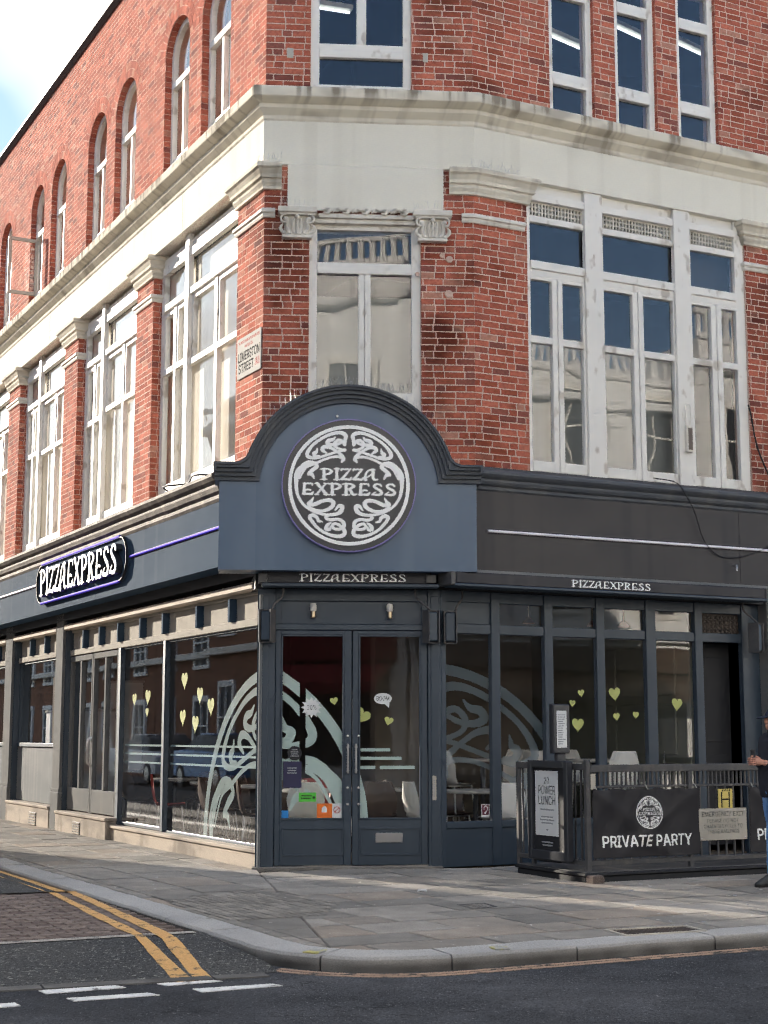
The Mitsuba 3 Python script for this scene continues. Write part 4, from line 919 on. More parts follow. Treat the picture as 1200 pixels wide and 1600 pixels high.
# --- bird spikes: fine wires, many
def spikes(fac, a, b, z, n, label, zf=None):
    m = Mesh(); s = a
    while s < b:
        z0 = zf(s) if zf else z
        for dn in (-.03, .03):
            e = np.array([s + rnd.uniform(-.03, .03), n + dn + rnd.uniform(-.02, .03), z0 + .10 + rnd.uniform(-.02, .02)]); m.tube(fac.w([[s, n, z0], e]), .0014, 3)
        s += .05
    k = tag1('bird_spikes', m, 'steel', label, 'bird spikes'); labels[k]['kind'] = 'stuff'
spikes(R, -.05, .60, 7.662, .06, 'fine wire bird spikes on the moulded capital left of the wide window')
spikes(F, -.08, .18, 7.662, .06, 'fine wire bird spikes on the capital at the left corner pier')
spikes(F, -.25, 2.1, 0, .40, 'fine wire bird spikes along the arched moulding', lambda s: AC[1] + math.sqrt(max(0.08, 1.13 ** 2 - (s - AC[0]) ** 2)))
spikes(F, .18, .56, 7.142, .10, 'fine wire bird spikes on the left carved capital'); spikes(F, 1.67, 2.05, 7.142, .10, 'fine wire bird spikes on the right carved capital')
spikes(F, .6, 1.65, 5.11, -.045, 'fine wire bird spikes on the sill of the corner window')

# --- stickers, hearts and frosted emblems on the glass
HG = 'yellow paper hearts on the glass'
def heart_at(fac, s, z, size, n, label, tilt=0): tag1('paper_heart', Mesh().poly(fac, affinity.translate(heart(size, tilt), s, z), n, n + .002), 'heart_yellow', label, 'heart', HG)
for s, z, q, l in ((1.48, 1.85, .085, 'small heart, higher one of the two small hearts in the third main road pane'), (1.36, 1.735, .08, 'small heart, lower one of the two small hearts in the third main road pane'), (1.43, 1.50, .155, 'large heart low in the third main road pane'),
                   (1.94, 1.85, .155, 'large heart high in the fourth main road pane'), (1.96, 1.59, .09, 'small heart, left of the lower pair in the fourth main road pane'), (2.23, 1.61, .085, 'small heart, right of the lower pair in the fourth main road pane'), (2.82, 1.74, .15, 'heart in front of the pale panelled wall in the fifth main road pane')):
    heart_at(R, s, z, q, NR - .06, l, rnd.uniform(-8, 8))
for s, z, q, tl, l in ((.80, 1.74, .085, 10, 'small heart in the left door leaf right of the starburst sticker'), (1.10, 1.585, .17, -30, 'big tilted heart cut by the edge of the right door leaf'), (1.385, 1.53, .095, -15, 'small heart under the speech bubble in the right door leaf')):
    heart_at(F, s, z, q, -.062, l, tl)
for s, z, q, l in ((2.80, 2.05, .21, 'highest heart in the large side street pane'), (2.26, 1.86, .20, 'middle heart of the descending row in the large side street pane'), (1.89, 1.72, .21, 'rightmost heart in the large side street pane'), (2.84, 1.60, .20, 'lower left heart in the large side street pane'), (2.40, 1.52, .21, 'lowest heart in the large side street pane'),
                   (4.73, 1.86, .17, 'left heart of the upper pair in the narrower side street pane'), (4.18, 1.88, .20, 'right heart of the upper pair in the narrower side street pane'), (4.20, 1.68, .12, 'tiny heart in the narrower side street pane'), (3.50, 1.55, .22, 'heart half hidden by the bar between the two side street panes')):
    heart_at(L, s, z, q, NL - .04, l, rnd.uniform(-6, 6))
EMFULL = unary_union([RING, SCROLL])
def frosted(fac, c, sg, clip, n, bsdf, label):
    g = em(EMFULL, 1.95, c, sg).intersection(unary_union(clip)).simplify(.004)
    t = thing('frosted_emblem', label, 'window sticker')
    part(t, 'film', Mesh().poly(fac, g, n, n + .0015), bsdf)
frosted(L, (.10, .15), -1, [rect(.07, 3.27, .225, 2.52)], NL - .03, 'vinyl_sheer', 'see-through frosted scroll emblem on the side street pane next to the corner')
frosted(F, (-.78, .40), 1, [rect(.24, .435, .505, 2.43), rect(.50, .90, .505, 2.43), rect(1.065, 1.72, .505, 2.43)], -.064, 'vinyl', 'pale frosted scroll emblem cut off by the two door leaves')
frosted(R, (-.50, .20), 1, [rect(-.295, .265, .475, 2.46), rect(.385, .955, .475, 2.46)], NR - .055, 'vinyl_faint', 'faint frosted curved bands on the first two main road panes')
fb = thing('frosted_bands', 'three frosted stripes across the right door leaf', 'window sticker')
for z, a, b in ((1.225, 1.07, 1.40), (1.135, 1.07, 1.52), (1.04, 1.07, 1.24), (1.04, 1.29, 1.66)): part(fb, 'stripe', Mesh().poly(F, rect(a, b, z - .017, z + .017), -.063, -.061), 'vinyl')
fb = thing('frosted_bands', 'three long frosted stripes across the side street panes', 'window sticker')
for z in (1.03, 1.14, 1.25):
    for a, b in ((.4, 3.26), (3.38, 5.08)): part(fb, 'stripe', Mesh().poly(L, rect(a, b, z - .012, z + .012), NL - .036, NL - .034), 'vinyl_sheer')
t = np.arange(24); q = [(r * math.cos(a), r * math.sin(a)) for r, a in zip(np.where(t % 2, .075, .115), t * math.pi / 12)]
k = thing('starburst_sticker', 'white starburst sticker reading 20% on the left door leaf', 'sticker'); part(k, 'star', Mesh().poly(F, affinity.translate(Polygon(q), .56, 1.67), -.045, -.043), 'card_white')
m = Mesh(); put_text(m, F, '20%', .565, 1.645, .05, -.043, .001, .10); part(k, 'lettering', m, 'ink_black')
k = thing('speech_bubble_sticker', 'white speech bubble sticker reading BOOM on the right door leaf', 'sticker')
bub = affinity.translate(affinity.scale(Point(0, 0).buffer(.095), 1, .62), 1.32, 1.765).union(Polygon([(1.33, 1.72), (1.39, 1.72), (1.385, 1.665)])); part(k, 'bubble', Mesh().poly(F, bub, -.045, -.043), 'card_white')
m = Mesh(); put_text(m, F, 'BOOM', 1.32, 1.745, .045, -.043, .001, .135); part(k, 'lettering', m, 'ink_black')
def card(name, fac, s0, s1, z0, z1, n, bsdf, label, cat, texts=(), ink='card_white'):
    k = thing(name, label, cat); part(k, 'sheet', Mesh().box(fac, s0, s1, n - .002, n, z0, z1, 0), bsdf)
    m = Mesh()
    for tx, s, z, h, w in texts: put_text(m, fac, tx, s, z, h, n + .0004, .0008, w)
    if m.v: part(k, 'print', m, ink)
    return k
card('poster', F, .265, .46, .83, 1.105, -.046, 'poster_navy', 'navy blue notice low on the left door leaf', 'poster', (), 'print_grey')
k = list(labels)[-1]; m = Mesh()
for i, w in enumerate((.05, .045, .052)): m.box(F, .36 - w, .36 + w, -.0456, -.0448, 1.03 - i * .026, 1.042 - i * .026, 0)
part(k, 'print', m, 'print_grey')
k = thing('round_sticker', 'black round sticker above the navy notice', 'sticker'); part(k, 'disc', Mesh().poly(F, Point(.385, 1.19).buffer(.075), -.046, -.044), 'black_matt')
m = Mesh()
for i, w in enumerate((.03, .042, .036, .045)): m.box(F, .385 - w, .385 + w, -.0438, -.0432, 1.222 - i * .022, 1.231 - i * .022, 0)
part(k, 'print', m, 'print_grey')
card('door_sticker', F, .435, .615, .685, .78, -.045, 'sticker_green', 'bright green sticker on the left door leaf', 'sticker', ())
k = list(labels)[-1]; part(k, 'print', Mesh().box(F, .455, .57, -.0446, -.044, .742, .754, 0).box(F, .455, .56, -.0446, -.044, .715, .727, 0).poly(F, Point(.592, .728).buffer(.014), -.0446, -.044), 'ink_black')
card('door_sticker', F, .625, .785, .51, .665, -.044, 'sticker_orange', 'orange sticker with a white house symbol low on the left door leaf', 'sticker')
k = list(labels)[-1]; part(k, 'symbol', Mesh().poly(F, affinity.translate(Polygon([(-.028, 0), (.028, 0), (.028, .045), (.0, .07), (-.028, .045)]), .703, .575), -.0438, -.043), 'card_white')
card('door_sticker', F, .785, .885, .51, .665, -.0445, 'card_white', 'white no smoking sticker beside the orange one', 'sticker')
k = list(labels)[-1]; part(k, 'symbol', Mesh().poly(F, Point(.835, .60).buffer(.036).difference(Point(.835, .60).buffer(.028)).union(LineString([(.81, .575), (.86, .625)]).buffer(.004)), -.0443, -.0435), 'ink_red')
card('door_sticker', F, .243, .325, .515, .595, -.044, 'sticker_blue', 'small blue square sticker at the lower left corner of the door glass', 'sticker')
card('hearing_loop_sticker', R, .155, .285 - .03, .51, .645, NR - .04, 'card_white', 'white sticker with a maroon ear symbol low on the first main road pane', 'sticker')
k = list(labels)[-1]; part(k, 'ground', Mesh().box(R, .163, .247, NR - .0395, NR - .0385, .53, .638, 0), 'sticker_maroon')
part(k, 'symbol', Mesh().poly(R, stroke([(.185, .59), (.195, .622), (.222, .618), (.228, .585), (.21, .565), (.205, .545), (.19, .55)], .010), NR - .0384, NR - .0375), 'card_white')
card('number_plate', F, 1.842, 1.882, .70, .955, .018, 'plate_cream', 'narrow pale upright plate on the right door post', 'plate', (), 'ink_black')
k = list(labels)[-1]; m = Mesh()
for i in range(9): m.box(F, 1.853, 1.871, .018, .0188, .74 + i * .02, .75 + i * .02, 0)
part(k, 'print', m, 'print_grey')

# ================================================================ FRONT TERRACE: railings, boards, banners
DK = .085
m = Mesh().box(R, .02, 5.5, .72, 1.93, -.08, DK - .03, .008).box(R, .0, 5.5, .70, 1.95, DK - .028, DK, .006)
dk = thing('terrace_deck', 'low black timber deck under the terrace railings', 'deck'); part(dk, 'base', m, 'black_matt')
for i in range(6): part(dk, 'board', Mesh().box(R, .02, 5.45, .72 + i * .203, .72 + i * .203 + .195, DK, DK + .012, .003), 'iron_grey')
part(dk, 'kerb_block', noisy(Mesh().box(R, .02, .15, 1.93, 2.06, -.02, .07, .01), .006, 14, 5, .05), 'sett', uv=None)
N0 = 1.85; ZT = 1.09
rl = thing('railing', 'grey metal railing around the terrace in front of the main road windows', 'railing')
for s in (.11, 1.33, 2.62, 3.9, 5.2): part(rl, 'post', Mesh().box(R, s - .025, s + .025, N0 - .025, N0 + .025, DK if s > .2 else -.0, ZT + (.05 if s < .2 else 0), .004), 'iron_grey')
for s0, s1 in ((.135, 5.2),):
    for z, h, d in ((1.06, .035, .03), (.885, .012, .016), (.17, .022, .022)): part(rl, 'rail', Mesh().box(R, s0, s1, N0 - d, N0 + d, z - h, z + h, .004), 'iron_grey')
s = .20
i = 0
while s < 5.15:
    if abs(s - 1.33) > .03 and abs(s - 2.62) > .03: part(rl, 'baluster', Mesh().box(R, s - .008, s + .008, N0 - .008, N0 + .008, .192 if i % 2 == 0 else .897, 1.025, 0), 'iron_grey')
    i += 1; s += .0525
for n in (.62, .9): part(rl, 'post', Mesh().box(R, .09, .13, n - .022, n + .022, DK, ZT + .02, .004), 'iron_grey')
for z, h, d in ((1.075, .03, .026), (.17, .022, .022)): part(rl, 'rail', Mesh().box(R, .11 - d, .11 + d, .64, N0 - .025, z - h, z + h, .004), 'iron_grey')
n = .70
while n < N0 - .05:
    part(rl, 'baluster', Mesh().box(R, .102, .118, n - .008, n + .008, .192, 1.045, 0), 'iron_grey'); n += .105
part(rl, 'hinge_lug', Mesh().box(R, .135, .19, N0 - .02, N0 + .03, .86, 1.01, .004), 'plate_cream')
def banner(s0, s1, label, full):
    k = thing('banner', label, 'banner', 'black fabric banners on the railing')
    ns, nz = 40, 22; S, Z = np.meshgrid(np.linspace(s0, s1, ns), np.linspace(.215, .87, nz), indexing='ij')
    u, v = (S - s0) / (s1 - s0), (Z - .215) / .655
    def bulge(u, v): return .035 + .006 * np.sin(9 * u + 5 * v) * np.sin(np.pi * u) + .016 * np.exp(-((v - 1 + 1.4 * u) ** 2) * 60) + .016 * np.exp(-((v - 1 + 1.3 * (1 - u)) ** 2) * 70) + .006 * np.sin(22 * u - 9 * v)
    N = N0 + bulge(u, v); edge = .02 * (np.sin(5 * np.pi * u) ** 2) * (v > .95)
    V = R.w(np.stack([S, N, Z - edge], -1)).reshape(-1, 3); i = np.arange(ns * nz).reshape(ns, nz)
    f = np.concatenate([np.stack([i[:-1, :-1], i[1:, :-1], i[1:, 1:]], -1).reshape(-1, 3), np.stack([i[:-1, :-1], i[1:, 1:], i[:-1, 1:]], -1).reshape(-1, 3)])
    part(k, 'cloth', trimesh.Trimesh(V, f, process=False), 'banner', True)
    for uu in (.03, .5, .97): part(k, 'tie', Mesh().tube(R.w([[s0 + uu * (s1 - s0), N0 + .05, .86], [s0 + uu * (s1 - s0), N0 + .02, .90]]), .005), 'plate_white', True)
    def onto(mesh, dn):
        w = mesh.vertices - R.o; s_, n_, z_ = w @ R.d, w @ R.n, w[:, 2]
        mesh.vertices = R.w(np.stack([s_, n_ + N0 + bulge((s_ - s0) / (s1 - s0), (z_ - .215) / .655) + dn, z_], 1)); return mesh
    def soft(g, d):
        mm = Mesh().poly(R, g, 0, d).get(); v2, f2 = trimesh.remesh.subdivide_to_size(mm.vertices, mm.faces, .04); return onto(trimesh.Trimesh(v2, f2, process=False), .002)
    if full: part(k, 'emblem', soft(em(unary_union([RING, SCROLL, EMTEXT]), .155, (.80, .635)), .002), 'white_letter')
    m = Mesh(); c = (s0 + s1) / 2
    if full: put_text(m, R, 'PRIVATE PARTY', (.24 + 1.33) / 2, .315, .105, 0, .002, 1.07, True)
    else: put_text(m, R, 'PRIVATE PARTY', s0 + .09 + .535, .335, .105, 0, .002, 1.07, True)
    mm = m.get(); v2, f2 = trimesh.remesh.subdivide_to_size(mm.vertices, mm.faces, .05)
    part(k, 'lettering', onto(trimesh.Trimesh(v2, f2, process=False), .002), 'white_letter')
banner(.145, 1.42, 'black fabric banner with round emblem reading PRIVATE PARTY in white', True)
banner(2.06, 3.3, 'black fabric banner behind the person, cut off by the frame', False)
sg = thing('notice_plate', 'cream metal notice reading EMERGENCY EXIT wired to the railing', 'notice')
part(sg, 'plate', Mesh().box(R, 1.415, 2.015, N0 + .03, N0 + .036, .345, .655, .003), 'plate_cream')
m = Mesh()
for tx, z, h, w in (('EMERGENCY EXIT', .575, .048, .53), ('PLEASE DO NOT', .515, .036, .40), ('CHAIN BICYCLES TO', .463, .036, .49), ('THESE RAILINGS', .412, .036, .40)): put_text(m, R, tx, 1.715, z, h, N0 + .036, .001, w)
part(sg, 'lettering', m, 'ink_black')
for s in (1.44, 1.99):
    for z in (.365, .635): part(sg, 'screw', Mesh().lathe([(.007, 0), (.007, .003), (0, .004)], frame_at(R, s, N0 + .036, z), 8), 'steel')
hp = thing('hydrant_plate', 'yellow plate with a black letter H above the cream notice', 'plate')
part(hp, 'plate', Mesh().box(R, 1.665, 1.845, N0 + .026, N0 + .032, .645, .845, .006), 'yellow_plate')
part(hp, 'letter', Mesh().box(R, 1.70, 1.715, N0 + .032, N0 + .034, .66, .815, 0).box(R, 1.795, 1.81, N0 + .032, N0 + .034, .66, .815, 0).box(R, 1.715, 1.795, N0 + .032, N0 + .034, .735, .75, 0), 'ink_black')
m = Mesh()
for i in range(4): m.poly(R, Polygon([(1.71 + i * .03, .822), (1.722 + i * .03, .822), (1.732 + i * .03, .84), (1.72 + i * .03, .84)]), N0 + .032, N0 + .0335)
part(hp, 'stripe', m, 'ink_black')
# lunch board hung on the side run of the railing, facing left
Q = Facade(R.xy(.07, 1.66), 62.9 + 90 + 180, 1)       # s runs back towards the shop, n faces the door side
Q = Facade(R.xy(.055, .98), 62.9 + 90, 1)             # s towards the road
Q.n = -R.d; Q.M[:3, 1] = Q.n
mb = thing('menu_board', 'tall black poster case with a white lunch sheet on the side of the railing', 'poster case')
tilt = lambda z: .0
part(mb, 'frame', Mesh().box(Q, .0, .07, .0, .07, .17, 1.13, .008).box(Q, .64, .71, .0, .07, .17, 1.13, .008).box(Q, .07, .64, .0, .07, 1.06, 1.13, .008).box(Q, .07, .64, .0, .07, .17, .26, .008), 'black_gloss')
part(mb, 'back', Mesh().box(Q, .07, .64, .0, .03, .26, 1.06, 0), 'black_matt')
part(mb, 'sheet', Mesh().box(Q, .09, .50, .032, .034, .40, 1.03, 0), 'card_white')
m = Mesh()
Q.sgn = 1
put_text(m, Q, '20', .30, .905, .06, .0345, .001, .09); put_text(m, Q, 'POWER', .30, .80, .085, .0345, .001, .30); put_text(m, Q, 'LUNCH', .30, .70, .085, .0345, .001, .30); part(mb, 'lettering', m, 'ink_black')
m = Mesh()
for w, z in ((.12, .645), (.11, .575), (.125, .545), (.10, .515), (.02, .45), (.10, .33), (.09, .30)): m.box(Q, .30 - w, .30 + w, .0342, .0352, z, z + .014, 0)
labels[part(mb, 'small_lettering', m, 'print_grey')] = {'kind': 'stuff'}
ms = thing('menu_case', 'black menu case with a white page standing on a post behind the railing', 'menu case')
P_ = Facade(R.xy(.42, .72), 62.9 - 12, 1)
part(ms, 'case', Mesh().box(P_, .0, .25, .0, .07, 1.19, 1.70, .012), 'black_gloss'); part(ms, 'page', Mesh().box(P_, .05, .195, .07, .0715, 1.25, 1.63, 0), 'card_white')
m = Mesh()
for i in range(14): m.box(P_, .065, .065 + rnd.uniform(.06, .115), .0715, .0722, 1.285 + i * .023, 1.294 + i * .023, 0)
part(ms, 'print', m, 'print_grey'); part(ms, 'neck', Mesh().box(P_, .06, .19, .01, .06, 1.08, 1.19, .01), 'black_gloss'); part(ms, 'post', Mesh().tube(P_.w([[.125, .035, DK], [.125, .035, 1.1]]), .03, 12), 'black_gloss', True); part(ms, 'foot', Mesh().box(P_, -.06, .31, -.12, .2, DK + .012, DK + .035, .008), 'black_gloss')

# ================================================================ GROUND
ZR, ZT_ = -.10, -.015
struct('ground', Mesh().box(W, -220, 220, -160, 260, -.60, -.30, 0), 'asphalt')
kn_l, kn_r, rad = 2.28, 5.52, .95          # kerb line: distance out from the two facades, corner radius
def isect(a, b):                            # plan point at distance a from the left facade plane and b from the right one
    A = np.array([L.n[:2], R.n[:2]]); return np.linalg.solve(A, [a + L.n[:2] @ L.o[:2], b + R.n[:2] @ R.o[:2]])
def kerb_line(dl, dr_, r, far=60.0):
    X = isect(dl, dr_); a, b = L.d[:2], R.d[:2]
    c = X + a * r + b * r; t = np.linspace(0, np.pi / 2, 13)
    arc = [c - b * r * math.cos(q) - a * r * math.sin(q) for q in t]
    return [X + a * far] + arc + [X + b * far]
KO = kerb_line(kn_l, kn_r, rad); KI = kerb_line(kn_l - .30, kn_r - .30, rad - .28)
pav = Polygon(KI + [R.xy(60, -1.0), CORNER_R, CORNER_L, L.xy(60, -1.0)])
main_road = Mesh(); 
road_poly = Polygon([isect(kn_l + 80, kn_r - 1.6), isect(kn_l - 80, kn_r - 1.6), isect(kn_l - 80, kn_r + 9.5), isect(kn_l + 80, kn_r + 9.5)])
def sheet(poly, z, thick=.2): return Mesh().poly(FLAT, poly, z - thick, z)
struct('road', sheet(road_poly, ZR), 'asphalt')
FARP = Polygon([isect(kn_l + 80, kn_r + 9.5), isect(kn_l - 80, kn_r + 9.5), isect(kn_l - 80, kn_r + 16), isect(kn_l + 80, kn_r + 16)])
struct('far_pavement', sheet(FARP, .0, .3), 'york_stone')
# side road: tarmac, raised table of small setts, ramp down to the main road
def PT(*pts): return [np.array(p, float) for p in pts]
sd_dir = (np.array([-1.46, 11.24]) - np.array([-2.59, 10.69])); sd_dir /= np.linalg.norm(sd_dir)
rp = np.array([-1.20, 9.92]) * .985; tb0 = np.array([-1.46, 11.24]); tb1 = np.array([-2.75, 14.22])
d3 = np.array([-1.11, 9.99]) - np.array([-2.31, 9.55]); d3 /= np.linalg.norm(d3)
d1 = np.array([-2.75, 14.22]) - np.array([-3.41, 13.97]); d1 /= np.linalg.norm(d1)
def hw(p, d, t): return p + d * t
tablepoly = Polygon([hw(tb0, sd_dir, 1.2), hw(tb0, sd_dir, -9), hw(tb1, d1, -9), hw(tb1, d1, 1.2)])
ks = Polygon(KO + [R.xy(60, -1), L.xy(60, -1)]).buffer(-.03)
side_far = Polygon([hw(tb1, d1, 1.2), hw(tb1, d1, -9), L.xy(70, 12), L.xy(70, 2)])
struct('side_road', sheet(side_far.difference(ks), ZT_ - .03), 'asphalt_old')
tb = struct('raised_crossing', sheet(tablepoly.difference(ks), ZT_ - .012), 'joint_dark')
m = Mesh(); tuv = []
a, b = sd_dir, np.array([-sd_dir[1], sd_dir[0]])
tp = tablepoly.difference(ks.buffer(.03)); pt = _prep(tp)
lo, hi = -9.0, 2.0
y = -.6; r_ = 0
while y < 4.5:
    x = -5.5 + (.1 if r_ % 2 else 0)
    while x < 1.6:
        q = [tb0 + a * (x + i) + b * (y + j) for i, j in ((.003, .003), (.197, .003), (.197, .092), (.003, .092))]
        if pt.contains(Polygon(q)):
            h = ZT_ + rnd.uniform(-.002, .002)
            c = np.mean(q, 0); v = [[*p, ZT_ - .02] for p in q] + [[*(c + (p - c) * .93), h] for p in q]
            m.add(v, BRF[:10]); tuv.append(uvs(8, (rnd.random(), rnd.random())))
        x += .2
    y += .095; r_ += 1
k = put(f'{tb}__setts', m, 'sett', uv=np.vstack(tuv)); labels[k] = {'kind': 'stuff'}
# ramp (sloping sheet of old tarmac)
c3 = [hw(rp, d3, .55), hw(rp, d3, -9)]
rv = [[*hw(tb0, sd_dir, .4), ZT_ - .004], [*hw(tb0, sd_dir, -9), ZT_ - .004], [*c3[1], ZR + .004], [*c3[0], ZR + .004]]
g = np.linspace(0, 1, 25); rvv = [np.array(rv[0]) * (1 - u) * (1 - v) + np.array(rv[1]) * u * (1 - v) + np.array(rv[3]) * (1 - u) * v + np.array(rv[2]) * u * v for u in g for v in g]
ii = np.arange(625).reshape(25, 25); ff = np.concatenate([np.stack([ii[:-1, :-1], ii[1:, :-1], ii[1:, 1:]], -1).reshape(-1, 3), np.stack([ii[:-1, :-1], ii[1:, 1:], ii[:-1, 1:]], -1).reshape(-1, 3)])
struct('road_ramp', trimesh.Trimesh(np.array(rvv), ff, process=False), 'asphalt_old')
def ramp_z(p):
    """height of the side road's surface at a plan point"""
    b1 = np.array([-sd_dir[1], sd_dir[0]]); u = (np.asarray(p) - tb0) @ b1
    if u >= 0: return ZT_ if (np.asarray(p) - tb1) @ np.array([-d1[1], d1[0]]) < 0 else ZT_ - .03
    b3 = np.array([-d3[1], d3[0]]); w = (np.asarray(p) - rp) @ b3
    return ZR + (ZT_ - ZR) * np.clip(w / max(1e-6, w - u), 0, 1)
def strip_on(pts_a, pts_b, lift, step=.12):
    """a painted strip between two plan polylines, draped over the side road"""
    def res(P):
        P = np.asarray(P, float); d = np.r_[0, np.cumsum(np.linalg.norm(np.diff(P, axis=0), axis=1))]; t = np.linspace(0, d[-1], max(2, int(d[-1] / step)))
        return np.stack([np.interp(t, d, P[:, i]) for i in (0, 1)], 1)
    A = res(pts_a); Bq = np.asarray(pts_b, float); d = np.r_[0, np.cumsum(np.linalg.norm(np.diff(Bq, axis=0), axis=1))]; t = np.linspace(0, d[-1], len(A)); Bp = np.stack([np.interp(t, d, Bq[:, i]) for i in (0, 1)], 1)
    v = [[*p, ramp_z(p) + lift] for p in A] + [[*p, ramp_z(p) + lift] for p in Bp]; n = len(A)
    f = [[i, i + 1, n + i + 1] for i in range(n - 1)] + [[i, n + i + 1, n + i] for i in range(n - 1)]
    return trimesh.Trimesh(np.array(v), np.array(f), process=False)
def wob(P, amp=.008): return [np.asarray(p) + rng.uniform(-amp, amp, 2) for p in P]
def dense(P, n=40):
    P = np.asarray(P, float); d = np.r_[0, np.cumsum(np.linalg.norm(np.diff(P, axis=0), axis=1))]; t = np.linspace(0, d[-1], n); return np.stack([np.interp(t, d, P[:, i]) for i in (0, 1)], 1)
Y1a = [(-3.90, 15.96), (-3.17, 14.62), (-2.99, 14.04), (-1.92, 11.42), (-1.76, 11.10), (-1.25, 9.56)]; Y1b = [(-3.83, 15.85), (-2.95, 14.11), (-1.84, 11.50), (-1.64, 10.98), (-1.14, 9.60)]
Y2a = [(-3.96, 16.33), (-2.98, 14.40), (-2.87, 14.18), (-1.80, 11.60), (-1.56, 11.02), (-1.13, 9.62)]; Y2b = [(-3.96, 16.45), (-2.93, 14.50), (-2.76, 14.14), (-1.72, 11.68), (-1.45, 11.05), (-1.04, 9.66)]
far = lambda P, q: [np.asarray(P[0]) + L.d[:2] * 25 + np.array(q)] + [np.asarray(p) for p in P]
struct('road_markings', strip_on(wob(dense(far(Y1a, (0, 0)), 160)), wob(dense(far(Y1b, (0.02, 0)), 160)), .004), 'yellow_line')
struct('road_markings', strip_on(wob(dense(far(Y2a, (0, 0)), 160)), wob(dense(far(Y2b, (0.02, 0)), 160)), .004), 'yellow_line')
def ribbon(p, d, w, t0, t1, lift): 
    n_ = np.array([-d[1], d[0]]); return strip_on([p + d * t0 - n_ * w / 2, p + d * t1 - n_ * w / 2], [p + d * t0 + n_ * w / 2, p + d * t1 + n_ * w / 2], lift)
struct('road_edging', ribbon(tb0, sd_dir, .09, -9, .12, .003), 'road_strip'); struct('road_edging', ribbon(tb1, d1, .10, -9, .1, .008), 'road_strip')
nn = np.array([-d3[1], d3[0]])
for i, (t0, t1) in enumerate(((-9, -.93), (-.915, .10), (.115, .45))):
    struct('channel_stone', Mesh().poly(FLAT, Polygon([rp + d3 * t0 - nn * .02, rp + d3 * t1 - nn * .02, rp + d3 * t1 - nn * .16, rp + d3 * t0 - nn * .16]), ZR - .1, ZR + .008), 'granite')
SC = .987
def dash(pts): return sheet(Polygon([np.array(p) * SC for p in pts]), ZR + .004, .01)
for pts in ([(-2.04, 9.38), (-1.97, 9.26), (-1.54, 9.49), (-1.62, 9.57)], [(-1.82, 9.11), (-1.76, 9.01), (-1.30, 9.22), (-1.38, 9.30)], [(-1.38, 9.64), (-1.31, 9.55), (-.99, 9.73), (-1.05, 9.77)], [(-1.14, 9.44), (-1.07, 9.32), (-.61, 9.56), (-.68, 9.63)], [(-2.62, 8.72), (-2.56, 8.60), (-2.02, 8.86), (-2.08, 8.96)], [(-2.84, 9.02), (-2.78, 8.9), (-2.3, 9.13), (-2.37, 9.22)]):
    struct('road_markings', dash(pts), 'white_line')
kl = LineString(kerb_line(kn_l + .0, kn_r, rad, 40))
ss = kl.project(Point(-1.0, 9.9))
from shapely.ops import substring
for o in (.07, .15):
    e = LineString(kerb_line(kn_l + o, kn_r + o, rad + o, 40)); a0 = e.project(Point(-.95, 9.75))
    g = substring(e, a0, e.length).buffer(.022, cap_style=2)
    struct('road_markings', sheet(g, ZR + .004, .01), 'pink_line')
# kerb stones
kb = struct('kerb', None, None)
cut = [LineString(KO).project(Point(*isect(kn_l, kn_r)) )]
lo_, li_ = LineString(KO), LineString(KI)
c0 = lo_.project(Point(KO[1])); c1 = lo_.project(Point(KO[13])); i0, i1 = li_.project(Point(KI[1])), li_.project(Point(KI[13]))
def kerb_piece(a, b, ia, ib, drop):
    A = np.array([lo_.interpolate(t).coords[0] for t in np.linspace(a + .007, b - .007, max(2, int((b - a) / .12)))]); I = np.array([li_.interpolate(t).coords[0] for t in np.linspace(ia + .007, ib - .007, len(A))])
    n = len(A); jz = rnd.uniform(-.003, .003)
    zt = np.array([-.001 + jz] * n)
    rows = [(A, -.3), (A, -.022), (A + (I - A) * .05, -.004), (I - (I - A) * .02, 0.0), (I, -.004), (I, -.3)]
    v = np.concatenate([np.concatenate([p, (np.full(n, z) if z < -.1 else z + zt)[:, None]], 1) for p, z in rows]); f = []
    for r in range(5):
        for i in range(n - 1): f += [[r * n + i, r * n + i + 1, (r + 1) * n + i + 1], [r * n + i, (r + 1) * n + i + 1, (r + 1) * n + i]]
    for i in (0, n - 1): f += [[i, r * n + i, (r + 1) * n + i] for r in range(1, 5)]
    put(num(f'{kb}__kerb_stone'), noisy(trimesh.Trimesh(v, f, process=False), .007, 6, int(a * 7) % 40), 'granite', 35)
t = c0 - 12.0
left_cuts = list(np.arange(c0 - 14.4, c0 + .01, .9)); 
for a, b in zip(left_cuts[:-1], left_cuts[1:]): kerb_piece(a, b, i0 - (c0 - a), i0 - (c0 - b), 0)
for u, w in ((0, .42), (.42, 1.0)): kerb_piece(c0 + (c1 - c0) * u, c0 + (c1 - c0) * w, i0 + (i1 - i0) * u, i0 + (i1 - i0) * w, 0)
t = c1
for ln in [.95, 1.15, .9, 1.2, .95, .9, .9, .9, .9, .9, .9, .9]: kerb_piece(t, t + ln, i1 + t - c1, i1 + t + ln - c1, 0); t += ln
kerb_piece(t, t + 30, i1 + t - c1, i1 + t + 30 - c1, 0); kerb_piece(c0 - 44, c0 - 14.4, i0 - 44, i0 - 14.4, 0)
